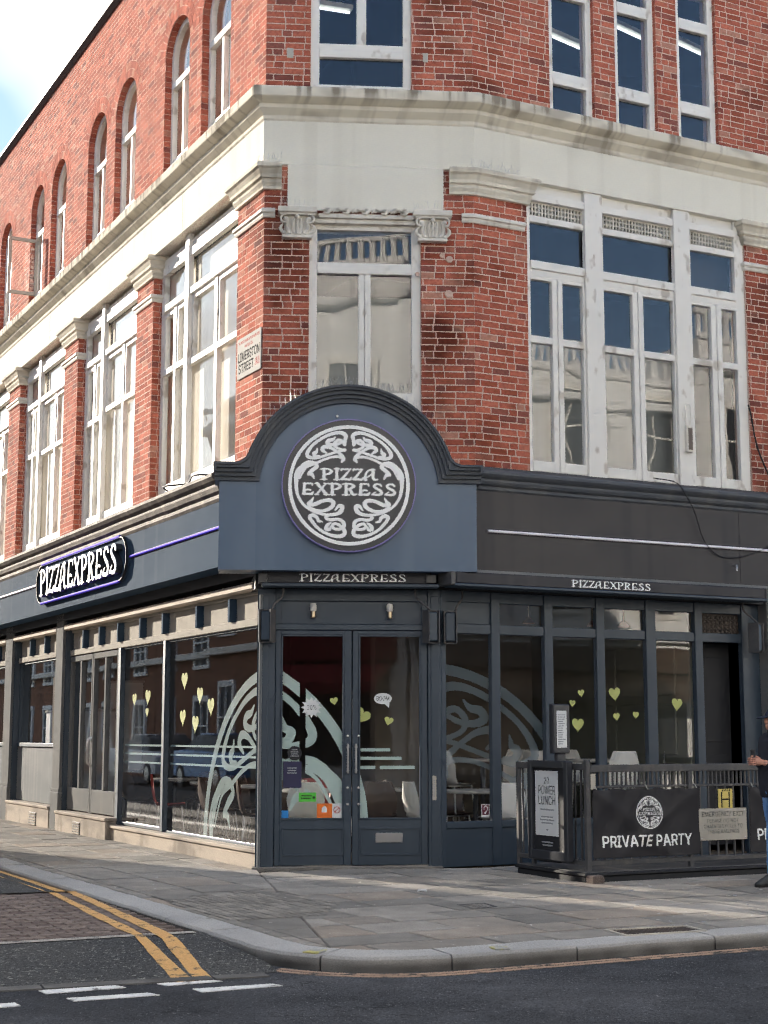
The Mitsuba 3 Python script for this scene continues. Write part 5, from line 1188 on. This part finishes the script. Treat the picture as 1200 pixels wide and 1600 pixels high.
# paving slabs
pv = struct('pavement', sheet(pav, -.022, .25), 'joint_dark')
split = LineString([CORNER_L + (CORNER_L - isect(kn_l, kn_r)) * 0.0, isect(kn_l - .3, kn_r - .3)])
slabs = []
bis0, bis1 = CORNER_L, isect(kn_l - .28, kn_r - .28)
side = lambda p: (bis1[0] - bis0[0]) * (p[1] - bis0[1]) - (bis1[1] - bis0[1]) * (p[0] - bis0[0])
big = 80 * (bis1 - bis0) / np.linalg.norm(bis1 - bis0)
half = Polygon([bis0 - big, bis1 + big, bis1 + big + R.d[:2] * 80, bis0 - big + R.d[:2] * 80])
pav_r, pav_l = pav.intersection(half), pav.difference(half)
holes = unary_union([Polygon([np.array(p) for p in q]) for q in ([(1.60, 11.28), (1.69, 11.00), (2.27, 11.25), (2.19, 11.51)], [(.63, 12.92), (.72, 12.64), (.89, 12.78), (.82, 13.02)])])
ridge = Polygon([np.array([-1.9, 13.4]), np.array([-1.28, 11.75]), np.array([-.45, 12.0]), np.array([-.35, 13.1]), np.array([-1.1, 14.3])])
# tactile strip: small ribbed blocks in the pavement
blocks = []; m, ruv = Mesh(), []; pr_ = _prep(ridge)
a = L.d[:2]; b = np.array([-a[1], a[0]])
for i in range(-40, 40):
    for j in range(-60, 60):
        q = [np.array([-.7, 13.0]) + a * (i * .2 + x) + b * (j * .066 + y) for x, y in ((.003, .004), (.197, .004), (.197, .060), (.003, .060))]
        if not pr_.contains(Polygon(q)): continue
        c = np.mean(q, 0); h = rnd.uniform(-.003, .001); m.add([[*p, -.05] for p in q] + [[*(c + (p - c) * np.array([.9, .9])), h] for p in q], BRF[:10]); ruv.append(uvs(8, (rnd.random(), rnd.random() * .6))); blocks.append(Polygon(q))
k = put(f'{pv}__small_blocks', m, 'york_stone', uv=np.vstack(ruv)); labels[k] = {'kind': 'stuff'}
ridge = unary_union([b_.buffer(.008, join_style=2) for b_ in blocks])
def course(o, d, nrm, region, n0, n1, wid, smax):
    n = n0
    while n < n1:
        w = wid[rnd.randrange(len(wid))]; s = -rnd.random() * .8 - 9
        while s < smax:
            ln = rnd.choice([.42, .5, .6, .66, .75, .9])
            q = Polygon([o + d * (s + i) + nrm * (n + j) for i, j in ((.007, .007), (ln - .007, .007), (ln - .007, w - .007), (.007, w - .007))])
            g = q.intersection(region)
            for h in getattr(g, 'geoms', [g]):
                if h.geom_type == 'Polygon' and h.area > .01: slabs.append(h)
            s += ln
        n += w
course(CORNER_R, R.d[:2], R.n[:2], pav_r.buffer(-.004).difference(holes.buffer(.03)).difference(ridge.buffer(.003)), -.5, kn_r, [.45, .5, .56, .62], 26)
course(CORNER_L, L.d[:2], L.n[:2], pav_l.buffer(-.004).difference(ridge.buffer(.003)), -.3, kn_l, [.5, .58], 40)
def slab_piece(poly):
    poly = poly.simplify(.004); c = np.array(poly.exterior.coords[:-1])
    if len(c) < 3: return None
    ins = poly.buffer(-.007, join_style=2)
    jz = rnd.uniform(-.004, .002); tl = rng.uniform(-.0025, .0025, 2); ce = c.mean(0)
    zf = lambda p: jz + (p - ce) @ tl
    if ins.geom_type == 'Polygon' and not ins.is_empty and len(ins.exterior.coords) == len(c) + 1:
        e = np.array(ins.exterior.coords[:-1]); k = int(np.argmin(np.linalg.norm(e - c[0], axis=1))); e = np.roll(e, -k, 0); 
        if np.linalg.norm(e - c, axis=1).max() > .06: e = ce + (c - ce) * .985
    else: e = ce + (c - ce) * .985
    n = len(c); v = np.concatenate([np.c_[c, np.full(n, -.06)], np.c_[c, zf(c) - .006], np.c_[e, zf(e)]])
    f = []
    for r in (0, 1):
        for i in range(n): j = (i + 1) % n; f += [[r * n + i, r * n + j, (r + 1) * n + j], [r * n + i, (r + 1) * n + j, (r + 1) * n + i]]
    tri = trimesh.creation.triangulate_polygon(Polygon(e), engine='earcut'); idx = [2 * n + int(np.argmin(np.linalg.norm(e - p, axis=1))) for p in tri[0]]
    f += [[idx[q] for q in t] for t in tri[1]]
    return np.array(v), np.array(f)
def psize(poly):
    c = np.array(poly.exterior.coords[:-1])
    if c[:, 1].min() < 3: return 0
    q = px(np.c_[c, np.zeros(len(c))]); x = q[:, 0]
    return Polygon(q).buffer(0).area if x.max() > 0 and x.min() < 1200 and q[:, 1].max() < 1610 else 0
slabs.sort(key=lambda p: -psize(p))
rest, ruv = Mesh(), []
for i, p in enumerate(slabs):
    r = slab_piece(p)
    if r is None: continue
    tone = (rnd.random(), rnd.random())
    if i < 290 and psize(p) > 60: put(num(f'{pv}__paving_slab'), Mesh().add(*r), 'york_stone', uv=uvs(len(r[0]), tone))
    else: rest.add(*r); ruv.append(uvs(len(r[0]), tone))
k = put(f'{pv}__further_slabs', rest, 'york_stone', uv=np.vstack(ruv)); labels[k] = {'kind': 'stuff'}
# covers
def cover(q, label, rim):
    t = thing('utility_cover', label, 'utility cover'); P = Polygon([np.array(p) for p in q])
    part(t, 'frame', Mesh().poly(FLAT, P.buffer(.025, join_style=2).difference(P), -.05, .0035), rim); part(t, 'lid', noisy(Mesh().poly(FLAT, P.buffer(-.006, join_style=2), -.05, -.004), .001, 9), 'rust_iron')
    c = np.array(P.centroid.coords[0]); e = np.array(P.exterior.coords[:2]); u = e[1] - e[0]; m = Mesh()
    pin = P.buffer(-.03)
    for i in range(-8, 9):
        for j in range(-5, 6):
            p = c + np.array([R.d[0], R.d[1]]) * i * .045 + R.n[:2] * j * .045
            if pin.contains(Point(p)): m.poly(FLAT, Point(p).buffer(.012, quad_segs=2), -.005, .001)
    if m.v: part(t, 'stud_pattern', m, 'rust_iron')
cover([(1.60, 11.28), (1.69, 11.00), (2.27, 11.25), (2.19, 11.51)], 'long rusty access cover with a pale frame near the kerb', 'plate_cream')
cover([(.63, 12.92), (.72, 12.64), (.89, 12.78), (.82, 13.02)], 'small dark square cover in the middle of the pavement', 'iron_grey')
# yellow paint marks on kerb stones, spots of gum and a leaf or two
for s_, lab in ((c1 + .40, 'yellow paint mark on the kerb stone in the middle of the main road kerb'), (c0 + (c1 - c0) * .35, 'yellowish paint mark on the rounded corner kerb')):
    p = np.array(lo_.interpolate(s_).coords[0]); q = np.array(li_.interpolate(i1 + s_ - c1 if s_ > c1 else i0 + (s_ - c0) * (i1 - i0) / (c1 - c0)).coords[0]); d = (q - p) / np.linalg.norm(q - p); e = np.array([-d[1], d[0]])
    g = Polygon([p + d * .03 - e * .05, p + d * .12 - e * .07, p + d * .2 - e * .03, p + d * .16 + e * .04, p + d * .04 + e * .05])
    tag1('paint_mark', Mesh().poly(FLAT, g, -.002, .0055), 'paint_mark', lab, 'paint mark')
m = Mesh()
for i in range(26): m.poly(FLAT, Point(R.w([rnd.uniform(-1.2, 3.2), rnd.uniform(2.2, 5.0), 0])[:2]).buffer(rnd.uniform(.008, .02), quad_segs=3), -.002, .004)
k = put(f'{pv}__gum_spots', m, 'print_grey'); labels[k] = {'kind': 'stuff'}
tag1('dropped_tissue', noisy(Mesh().box(W, .30, .38, 14.0, 14.06, .0, .015, .004), .008, 40, 2, .02), 'card_white', 'scrap of white paper lying on the slabs in front of the door', 'litter')

# ================================================================ INSIDE THE RESTAURANT
part(B, 'booth_wall', Mesh().poly(FLAT, LineString([R.xy(.2, -2.9), R.xy(2.5, -2.9)]).buffer(.06, cap_style=2), .03, 3.75), 'room_wall')
m = Mesh()
for z0, z1 in ((.35, 1.05), (1.15, 1.75), (1.85, 2.45)):
    Q2 = Facade(R.xy(3.06, 0), 62.9 - 90, -1)
    for a in (.55, 1.15, 1.75): m.box(Q2, a, a + .5, -.02, .02, z0, z1, .01)
part(B, 'wall_panelling', m, 'room_pale')
def chair_parts(kind):
    sh, lg = {'wood': ('wood_shell', 'steel'), 'white': ('chair_white', 'chair_white'), 'red': ('red_seat', 'steel')}[kind]
    u, v = np.meshgrid(np.linspace(-1, 1, 9), np.linspace(0, 1, 13), indexing='ij')
    prof = np.array([[.22, .45], [.10, .44], [-.05, .435], [-.15, .45], [-.20, .52], [-.23, .66], [-.25, .84]])
    t = np.linspace(0, 1, len(prof)); x = np.interp(v, t, prof[:, 0]); z = np.interp(v, t, prof[:, 1])
    w = np.interp(v, [0, .4, .6, .85, 1], [.19, .215, .19, .215, .15]); z = z + .02 * u ** 2 * (v < .55); x = x + .035 * u ** 2 * (v > .5)
    top = np.stack([x, u * w, z], -1).reshape(-1, 3); i = np.arange(9 * 13).reshape(9, 13)
    f = np.concatenate([np.stack([i[:-1, :-1], i[1:, :-1], i[1:, 1:]], -1).reshape(-1, 3), np.stack([i[:-1, :-1], i[1:, 1:], i[:-1, 1:]], -1).reshape(-1, 3)])
    shell = Mesh().add(top, f).add(top - [0, 0, .012], f[:, ::-1])
    out = [('shell', mikit.ply(shell.get(), 'mat_' + sh, True))]
    for a, b in ((.17, .17), (.17, -.17), (-.13, .17), (-.13, -.17)): out.append(('leg', mikit.ply(Mesh().tube([[a, b * .8, .43], [a * 1.25, b * 1.1, .0]], .011, 6).get(), 'mat_' + lg, True)))
    out.append(('frame', mikit.ply(Mesh().tube([[.17, .14, .425], [.17, -.14, .425], [-.13, -.14, .425], [-.13, .14, .425]], .010, 6, True).get(), 'mat_' + lg, True)))
    return out
CH = {k: chair_parts(k) for k in ('wood', 'white', 'red')}
def place(name, parts, xy, z, rot, label, cat, group):
    t = thing(name, label, cat, group); Mw = T().translate([float(xy[0]), float(xy[1]), z]).rotate([0, 0, 1], rot)
    for nm, d in parts: scene[num(f'{t}__{nm}')] = {**d, 'to_world': Mw}
    return t
TBL = [('table_top', mikit.ply(Mesh().lathe([(.0, .70), (.34, .70), (.35, .71), (.35, .73), (.34, .74), (0, .74)], np.eye(4), 28).get(), 'mat_table_top', 30)), ('column', mikit.ply(Mesh().tube([[0, 0, .03], [0, 0, .70]], .03, 10).get(), 'mat_black_gloss', True)), ('base', mikit.ply(Mesh().lathe([(.22, .0), (.22, .015), (.05, .04), (0, .04)], np.eye(4), 24).get(), 'mat_black_gloss', 30))]
CG = {'wood': 'brown shell chairs inside the restaurant', 'white': 'white chairs inside the restaurant', 'red': 'red chairs inside the restaurant'}
TG = 'round tables inside the restaurant'
def setting(fac, s, n, where, kinds, r=.62, a0=0, z=.03):
    c = fac.xy(s, n); place('dining_table', TBL, c, z, 0, f'round dining table {where}', 'table', TG)
    for i, kd in enumerate(kinds):
        if kd is None: continue
        a = a0 + i * 2 * math.pi / len(kinds); p = c + np.array([math.cos(a), math.sin(a)]) * r
        pos = ('right of', 'beyond', 'left of', 'in front of')[i % 4]
        place('dining_chair', CH[kd], p, z, math.degrees(a) + 180 + rnd.uniform(-12, 12), f'{ {"wood": "brown shell", "white": "white", "red": "red"}[kd]} chair {pos} the table {where}', 'chair', CG[kd])
setting(L, 1.15, -1.15, "behind the side street pane near the corner", ['wood', 'red', 'wood', 'white'])
setting(L, 2.75, -1.25, "behind the large side street pane's middle", ['red', 'wood', 'wood', 'wood'], a0=.5)
setting(L, 4.3, -1.2, 'behind the narrower side street pane', ['wood', 'wood', 'red', 'wood'], a0=.2)
setting(L, 6.2, -1.3, 'behind the pair of glazed side doors', ['wood', 'wood', 'wood', 'wood'], a0=.8)
setting(F, 1.35, -1.75, 'straight behind the right door leaf', ['wood', None, 'wood', 'wood'], .6, .1)
setting(R, .55, -1.0, 'behind the first main road panes', ['wood', 'wood', 'white', 'white'], a0=.4)
setting(R, 2.25, -1.1, 'behind the middle main road panes', ['white', 'white', 'white', 'white'], a0=.25, z=.36)
setting(R, 1.3, -2.1, 'against the brown booth wall', ['white', 'wood', 'white', 'white'], a0=.9, z=.36)
part(B, 'raised_floor', Mesh().box(R, .9, 3.0, -2.84, -.35, .03, .36, .01), 'room_floor')
for s, n, l in ((1.16, -.8, 'left one of the three copper pendant lamps behind the top panes'), (2.06, -.8, 'middle one of the three copper pendant lamps behind the top panes'), (2.50, -.8, 'right one of the three copper pendant lamps behind the top panes')):
    t = thing('pendant_lamp', l, 'lamp', 'copper pendant lamps behind the top panes')
    part(t, 'shade', Mesh().lathe([(.0, .07), (.03, .06), (.07, .0), (.068, -.005), (.03, .05), (0, .055)], frame_at(R, s, n, 2.66, 'z'), 20), 'copper', 40)
    part(t, 'flex', Mesh().tube(R.w([[s, n, 2.73], [s, n, 3.75]]), .006), 'brass', True)
tag1('wet_floor_sign', Mesh().poly(R, Polygon([(2.86, .05), (3.08, .05), (3.0, .62), (2.94, .62)]), -1.22, -1.20).poly(R, Polygon([(2.86, .05), (3.08, .05), (3.0, .62), (2.94, .62)]), -1.02, -1.0), 'heart_yellow', 'yellow folding floor sign in front of the pale panelled wall', 'floor sign')
for s0, s1, n0, n1, z1, lab in ((8.3, 10.5, -1.1, -.55, 1.75, 'white counter behind the frosted pane left of the wide pilaster'), (8.3, 9.0, -1.5, -1.15, 2.2, 'tall white cupboard behind the white counter')):
    t = thing('counter' if z1 < 2 else 'cupboard', lab, 'furniture'); part(t, 'carcass', Mesh().box(L, s0, s1, n0, n1, .1, z1, .01), 'card_white'); part(t, 'worktop', Mesh().box(L, s0 - .02, s1 + .02, n0 - .02, n1 + .02, z1, z1 + .04, .01), 'table_top'); part(t, 'plinth', Mesh().box(L, s0 + .03, s1 - .03, n0 + .03, n1 - .04, .03, .1, .0), 'black_matt')
# fluorescent tubes lit in the upstairs rooms
def tube_lamp(fac, s, n, z, w, label, turn=-14):
    t = thing('strip_lamp', label, 'lamp', 'lit strip lamps on the upstairs ceilings')
    az = {id(F): 85.3, id(R): 62.9}[id(fac)]; fac = Facade(fac.xy(s, n), az + turn, 1); s = n = 0
    part(t, 'batten', Mesh().box(fac, s, s + w, n - .05, n + .05, z + .03, z + .09, .004), 'trim_white')
    k = part(t, 'tube', Mesh().tube(fac.w([[s + .03, n, z], [s + w - .03, n, z]]), .016, 10), 'tube_white', True)
    scene[k]['emitter'] = {'type': 'area', 'radiance': rgb((.16, .18, .18))}
tube_lamp(F, .45, -1.3, 10.2, .62, 'lit strip lamp behind the corner window on the top storey')
tube_lamp(R, 1.85, -1.3, 10.25, .8, 'lit strip lamp behind the first narrow window on the top storey')
tube_lamp(R, 2.85, -1.3, 10.6, .8, 'lit strip lamp behind the middle narrow window on the top storey')
tube_lamp(R, 3.8, -1.3, 10.6, .8, 'lit strip lamp behind the third narrow window on the top storey')
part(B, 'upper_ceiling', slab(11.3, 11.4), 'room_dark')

# ================================================================ PERSON AT THE RIGHT EDGE
import manifold3d as m3
def limb(chain, seg=14):
    out = []
    for (p, r), (q, s) in zip(chain[:-1], chain[1:]):
        A = m3.Manifold.sphere(r, seg).translate(p); C = m3.Manifold.sphere(s, seg).translate(q); out.append(m3.Manifold.batch_hull([A, C]))
    return out
def blob(parts, edge=.02, it=8):
    mm = m3.Manifold.batch_boolean(parts, m3.OpType.Add).refine_to_length(edge).to_mesh(); t = trimesh.Trimesh(mm.vert_properties[:, :3], mm.tri_verts); t.merge_vertices()
    trimesh.smoothing.filter_taubin(t, iterations=it); return t
def ell(c, r): return m3.Manifold.sphere(1, 20).scale(r).translate(c)
hipz = .86
lf, rf = (.13, .10), (-.10, -.09)
def leg(o, grow): 
    y = o[1]; return [((.0, y * .9, hipz), .088 + grow), ((o[0] * .55 + .035, y, .48), .060 + grow * .9), ((o[0], y, .09), .040 + grow * .9)]
legs = lambda g: limb(leg(lf, g)) + limb(leg(rf, g)) + limb([((0, .07, hipz), .10 + g), ((0, -.07, hipz), .10 + g)])
torso = lambda g: limb([((0, .06, .88), .11 + g), ((.0, .07, 1.08), .105 + g), ((-.01, .13, 1.30), .075 + g)]) + limb([((0, -.06, .88), .11 + g), ((.0, -.07, 1.08), .105 + g), ((-.01, -.13, 1.30), .075 + g)]) + [m3.Manifold.batch_hull([ell((0, .08, .95), (.1 + g, .08, .1)), ell((0, -.08, .95), (.1 + g, .08, .1)), ell((-.01, .14, 1.30), (.07 + g, .06, .07)), ell((-.01, -.14, 1.30), (.07 + g, .06, .07))])]
def arm(sg, g): return [((-.015, sg * .175, 1.31), .055 + g), ((-.02, sg * .22, 1.06), .043 + g), ((.15, sg * .06, 1.12), .030 + g)]
fing = []
for sg in (1, -1):
    w = np.array([.165, sg * .055, 1.125]); fing += [m3.Manifold.batch_hull([ell(w, (.028, .018, .024)), ell(w + [.065, -sg * .008, .012], (.022, .016, .032))])]
    for q in range(4):
        b = w + np.array([.08, -sg * .012, .036 - q * .019]); ln = (.030, .034, .032, .024)[q]
        fing += limb([(b, .0088), (b + [ln, -sg * .010, .002], .0082), (b + [ln * 1.15, -sg * .034, .004], .0075), (b + [ln * .8, -sg * .048, .004], .007)], 10)
    b = w + np.array([.03, -sg * .018, .034]); fing += limb([(b, .011), (b + [.03, -sg * .018, .022], .0095), (b + [.06, -sg * .028, .024], .0085)], 10)
head = [ell((.0, 0, 1.515), (.092, .074, .108)), ell((.045, 0, 1.465), (.052, .050, .056)), ell((.094, 0, 1.505), (.020, .014, .022)), ell((.088, 0, 1.462), (.014, .026, .010)), ell((.0, .076, 1.505), (.022, .010, .032)), ell((.0, -.076, 1.505), (.022, .010, .032)), ell((.080, .03, 1.535), (.015, .018, .010)), ell((.080, -.03, 1.535), (.015, .018, .010))] + limb([((-.015, 0, 1.32), .055), ((.0, 0, 1.45), .05)])
body = blob(legs(0) + torso(0) + limb(arm(1, 0)) + limb(arm(-1, 0)) + head, .022, 6)
hands = blob(fing, .006, 4)
jeans = blob(legs(.020), .022, 8)
jv = jeans.vertices; fold = meshkit.fbm(jv * [14, 14, 9], 3, 3) - .5; jeans.vertices = jv + jeans.vertex_normals * (fold * .022)[:, None]
jeans = jeans.slice_plane([0, 0, .075], [0, 0, 1])
jack = blob(torso(.030) + limb([(p, r + .022) for p, r in arm(1, 0)][:2] + [((.115, .075, 1.11), .050)]) + limb([(p, r + .022) for p, r in arm(-1, 0)][:2] + [((.115, -.075, 1.11), .050)]) + limb([((-.01, 0, 1.33), .085), ((.005, 0, 1.40), .070)]), .022, 8)
jv = jack.vertices; jack.vertices = jv + jack.vertex_normals * ((meshkit.fbm(jv * [12, 12, 14], 3, 8) - .5) * .022)[:, None]
jack = jack.slice_plane([0, 0, .80], [0, 0, 1])
shoes = []
for o in (lf, rf): shoes += [m3.Manifold.batch_hull([ell((o[0] - .05, o[1], .045), (.045, .04, .045)), ell((o[0] + .08, o[1], .035), (.05, .045, .035)), ell((o[0] + .16, o[1], .025), (.035, .04, .025)), ell((o[0], o[1], .10), (.05, .042, .04))])]
shoe = blob(shoes, .015, 3)
sole = Mesh()
for o in (lf, rf): sole.poly(FLAT, unary_union([Point(o[0] - .045, o[1]).buffer(.045), Point(o[0] + .15, o[1]).buffer(.046)]).convex_hull, .0, .022)
cap_m = blob([m3.Manifold.batch_hull([ell((-.005, 0, 1.56), (.10, .085, .06)), ell((-.005, 0, 1.60), (.075, .065, .045))]), m3.Manifold.batch_hull([ell((.085, 0, 1.552), (.03, .075, .008)), ell((.165, 0, 1.535), (.02, .05, .007))])], .02, 3)
hair_m = blob([ell((-.035, 0, 1.51), (.075, .079, .085))], .02, 2)
phone = Mesh().box(W, .24, .25, -.04, .04, 1.10, 1.245, .004)
pa = math.atan2(-.30, -.95)
PM = np.eye(4); PM[:2, :2] = [[math.cos(pa), -math.sin(pa)], [math.sin(pa), math.cos(pa)]]; PM[:3, 3] = [3.68, 14.60, 0.0]
pt_ = thing('person', 'person in dark jacket, blue cap and jeans with a phone at the right edge', 'person')
def ppl(nm, msh, b, smooth=True, key=pt_):
    msh = msh.get() if isinstance(msh, Mesh) else msh; msh = msh.copy(); msh.apply_transform(PM); return part(key, nm, msh, b, smooth)
hm = trimesh.util.concatenate([body, hands])
ppl('body', hm, 'skin'); ppl('jeans', jeans, 'denim'); ppl('jacket', jack, 'jacket'); ppl('shoes', shoe, 'shoe'); ppl('soles', sole, 'ink_black', False); ppl('cap', cap_m, 'cap_blue'); ppl('hair', hair_m, 'hair')
ph = thing('phone', 'black phone held in both hands by the person at the right edge', 'phone'); ppl('case', phone, 'black_gloss', False, ph)

# ================================================================ THE OTHER SIDES OF THE CROSSING (seen in the glass, and casting the shade)
def simple_house(name, label, fac, s0, s1, n_face, depth, h, floors, bayw, wallm, cat='house', cornice=True, aw=None):
    b = thing(name, label, cat); sg = 1
    part(b, 'wall', Mesh().box(fac, s0, s1, n_face - depth if depth > 0 else n_face, n_face if depth > 0 else n_face - depth, -.1, h, 0), wallm)
    nb = max(1, int((s1 - s0) / bayw)); out = 1 if depth > 0 else -1
    cm = Mesh()
    if cornice:
        for z, p, t in ((h - .9, .35, .25), (h - .05, .12, .2), (3.9, .25, .22), (7.2, .12, .15)): cm.box(fac, s0 - .02, s1 + .02, n_face, n_face + out * p, z, z + t, .02)
        part(b, 'cornice', cm, 'house_stucco' if wallm == 'house_stucco' else 'trim_white')
    if wallm == 'house_stucco':
        pm = Mesh()
        for i in range(nb + 1):
            c = s0 + (s1 - s0) * i / nb; pm.box(fac, c - .16, c + .16, n_face, n_face + out * .14, 3.9, h - .9, .015).box(fac, c - .22, c + .22, n_face, n_face + out * .2, h - 1.3, h - .9, .02)
        part(b, 'pilasters', pm, 'house_stucco')
        bm_ = Mesh(); x = s0 + .1
        while x < s1: bm_.box(fac, x, x + .14, n_face - out * .3, n_face - out * .16, h + .05, h + .75, .01); x += .3
        bm_.box(fac, s0, s1, n_face - out * .35, n_face - out * .1, h + .75, h + .92, .02); k = part(b, 'balustrade', bm_, 'house_stucco')
        part(b, 'shop_glass', Mesh().box(fac, s0 + .4, s1 - .4, n_face, n_face + out * .03, .6, 2.9, 0), 'glass_dark'); part(b, 'shop_fascia', Mesh().box(fac, s0 + .2, s1 - .2, n_face, n_face + out * .25, 3.1, 3.75, .02), aw or 'moulding_dark')
        if aw:
            part(b, 'shop_awning', Mesh().poly(Facade(fac.xy(s0 + .3), math.degrees(math.atan2(fac.n[0], fac.n[1])), 1), Polygon([(n_face, 3.1), (n_face + out * 1.4, 2.55), (n_face + out * 1.4, 2.3), (n_face + out * 1.36, 2.3), (n_face + out * 1.36, 2.52), (n_face, 3.04)]), -(s1 - s0 - .6), 0), aw)
    for fz in floors:
        for i in range(nb):
            c = s0 + (s1 - s0) * (i + .5) / nb; ww, hh = .55, fz[1]
            k = num(f'{b}__window'); mm = Mesh()
            for a, q, z0, z1 in ((c - ww - .16, c - ww, fz[0], fz[0] + hh), (c + ww, c + ww + .16, fz[0], fz[0] + hh), (c - ww - .16, c + ww + .16, fz[0] + hh, fz[0] + hh + .2), (c - ww - .2, c + ww + .2, fz[0] - .14, fz[0]), (c - ww, c + ww, fz[0] + hh * .5 - .03, fz[0] + hh * .5 + .03), (c - .02, c + .02, fz[0], fz[0] + hh)):
                mm.box(fac, a, q, n_face, n_face + out * .09, z0, z1, .01)
            put(f'{k}__frame', mm, 'window_paint'); put(f'{k}__pane', Mesh().box(fac, c - ww, c + ww, n_face, n_face + out * .02, fz[0], fz[0] + hh, 0), 'glass_dark')
    return b
E_ = L.local((-.12, 14.66)); sv = np.array(SUN[:2]) / np.linalg.norm(SUN[:2]); ds, dn = sv @ L.d[:2], sv @ L.n[:2]
NM = 11.0; s_end = E_[0] + (NM - E_[1]) / dn * ds
simple_house('mansion_block', 'tall brown brick block across the side street, out of frame and seen in the panes', L, -4.0, s_end, NM, -11.0, 11.8, [(1.0, 1.9), (4.6, 2.0), (8.0, 2.0)], 3.0, 'mansion_brick', 'apartment block')
for i in range(6):
    simple_house('terraced_house', f'{["first", "second", "third", "fourth", "fifth", "sixth"][i]} low brick house beyond the tall block across the side street', L, s_end + .05 + i * 6.5, s_end + 6.5 + i * 6.5, NM + .4, -8.0, 6.2, [(.9, 1.6), (3.7, 1.5)], 3.2, 'mansion_brick', 'house')
NO = kn_r + 9.5 + 4.0
for i, (a, b, h) in enumerate(((-26, -15.5, 11.5), (-15.4, -6.5, 13.0), (-6.4, 1.5, 11.6), (1.6, 9.6, 12.6), (9.7, 18.5, 11.0), (18.6, 30, 12.4), (30.1, 44, 11.4))):
    simple_house('stucco_house', f'{["first", "second", "third", "fourth", "fifth", "sixth", "seventh"][i]} cream stucco house from the left across the main road, behind the viewer', R, a, b, NO, -8.0, h, [(4.7, 2.1), (8.5, 2.0)], 2.3, 'house_stucco', aw={1: 'maroon_cloth', 4: 'wood_shell'}.get(i))

def parked_car(label, s, n, paint):
    t = thing('parked_car', label, 'car', 'cars parked across the side street'); q = Facade(L.xy(s, n), -27.3, -1)
    prof = [(-2.1, .32), (-2.12, .62), (-2.02, .84), (-1.2, .95), (-.55, 1.42), (.75, 1.46), (1.45, 1.05), (2.0, .98), (2.12, .7), (2.1, .32)]
    def skin(pr_, w0, w1, zc=.95):
        P = np.array(catmull(pr_ , 4)); lay_ = []
        for f_, y in ((.97, -1.0), (1.0, -.93), (1.0, .93), (.97, 1.0)):
            w = np.where(P[:, 1] > zc, w0 - (P[:, 1] - zc) * .32, w0); lay_.append(np.stack([P[:, 0] * f_, y * w, P[:, 1] * f_ + .01], 1))
        return trimesh.Trimesh(q.w(np.vstack(lay_))).convex_hull
    lower = [p if p[1] < 1 else (p[0], .97) for p in prof]
    part(t, 'body', skin([p for p in prof if p[1] < .99], .86, .86), paint, 40)
    part(t, 'cabin', skin([(-1.25, .9), (-.6, 1.36), (.7, 1.40), (1.4, .95)], .80, .8, .9), 'glass_dark', 40)
    part(t, 'roof', Mesh().box(q, -.5, .62, -.62, .62, 1.39, 1.44, .02), paint)
    for x in (-1.3, 1.32):
        for y in (-.78, .78):
            wk = part(t, 'wheel', Mesh().lathe([(.0, -.1), (.30, -.1), (.32, -.07), (.32, .07), (.30, .1), (0, .1)], frame_at(q, x, y, .32), 22), 'cable_black', 40)
            put(f'{wk}__rim', Mesh().lathe([(.0, -.11), (.20, -.105), (.20, .105), (0, .11)], frame_at(q, x, y, .32), 18), 'steel', 40)
    for y in (-.6, .6): part(t, 'headlight', Mesh().box(q, -2.1, -2.02, y - .16, y + .16, .62, .74, .02), 'plate_white')
parked_car('blue car parked across the side street, mirrored in the shop panes', 23.5, 8.6, 'car_blue')
parked_car('silver car parked behind the blue one across the side street', 29.0, 8.6, 'car_silver')
parked_car('black car parked in front of the blue one across the side street', 17.8, 8.6, 'black_gloss')

# box lorry waiting in the side street, just out of frame on the left: its rear edge trims the strip of sun on the pavement
def box_lorry(s_rear, n0):
    t = thing('box_lorry', 'white box lorry waiting in the side street, just outside the picture on the left', 'lorry')
    part(t, 'cargo_box', Mesh().box(L, s_rear - 4.6, s_rear, n0, n0 + 2.25, .95, 3.75, .03), 'card_white')
    part(t, 'chassis', Mesh().box(L, s_rear - 6.3, s_rear - .1, n0 + .35, n0 + 1.9, .55, .94, .02), 'black_matt')
    cab = trimesh.Trimesh(L.w([[s_rear - q, n0 + w, z] for q, z in ((4.7, .5), (6.5, .5), (6.55, 1.3), (6.2, 2.35), (5.6, 2.6), (4.7, 2.6)) for w in (.1, 2.15)])).convex_hull
    part(t, 'cab', cab, 'plate_white')
    part(t, 'windscreen', trimesh.Trimesh(L.w([[s_rear - q, n0 + w, z] for q, z in ((6.57, 1.42), (6.24, 2.3), (6.1, 2.3), (6.4, 1.42)) for w in (.22, 2.03)])).convex_hull, 'glass_dark')
    for w in (.085, 2.155): part(t, 'side_window', Mesh().box(L, s_rear - 6.05, s_rear - 5.1, n0 + w - .01, n0 + w + .02, 1.5, 2.25, .004), 'glass_dark')
    for q in (1.1, 5.75):
        for w in (.18, 2.07):
            k = part(t, 'wheel', Mesh().lathe([(0, -.13), (.40, -.13), (.43, -.09), (.43, .09), (.40, .13), (0, .13)], frame_at(L, s_rear - q, n0 + w, .40), 24), 'cable_black', 40)
            put(f'{k}__rim', Mesh().lathe([(0, -.14), (.24, -.135), (.24, .135), (0, .14)], frame_at(L, s_rear - q, n0 + w, .40), 18), 'steel', 40)
    for w in (.35, 1.9): part(t, 'headlight', Mesh().box(L, s_rear - 6.56, s_rear - 6.48, n0 + w - .16, n0 + w + .16, .7, .9, .01), 'plate_cream')
e_ = L.local((-.12, 14.66)); nl = 2.95
box_lorry(e_[0] + (nl - e_[1]) / dn * ds, nl)
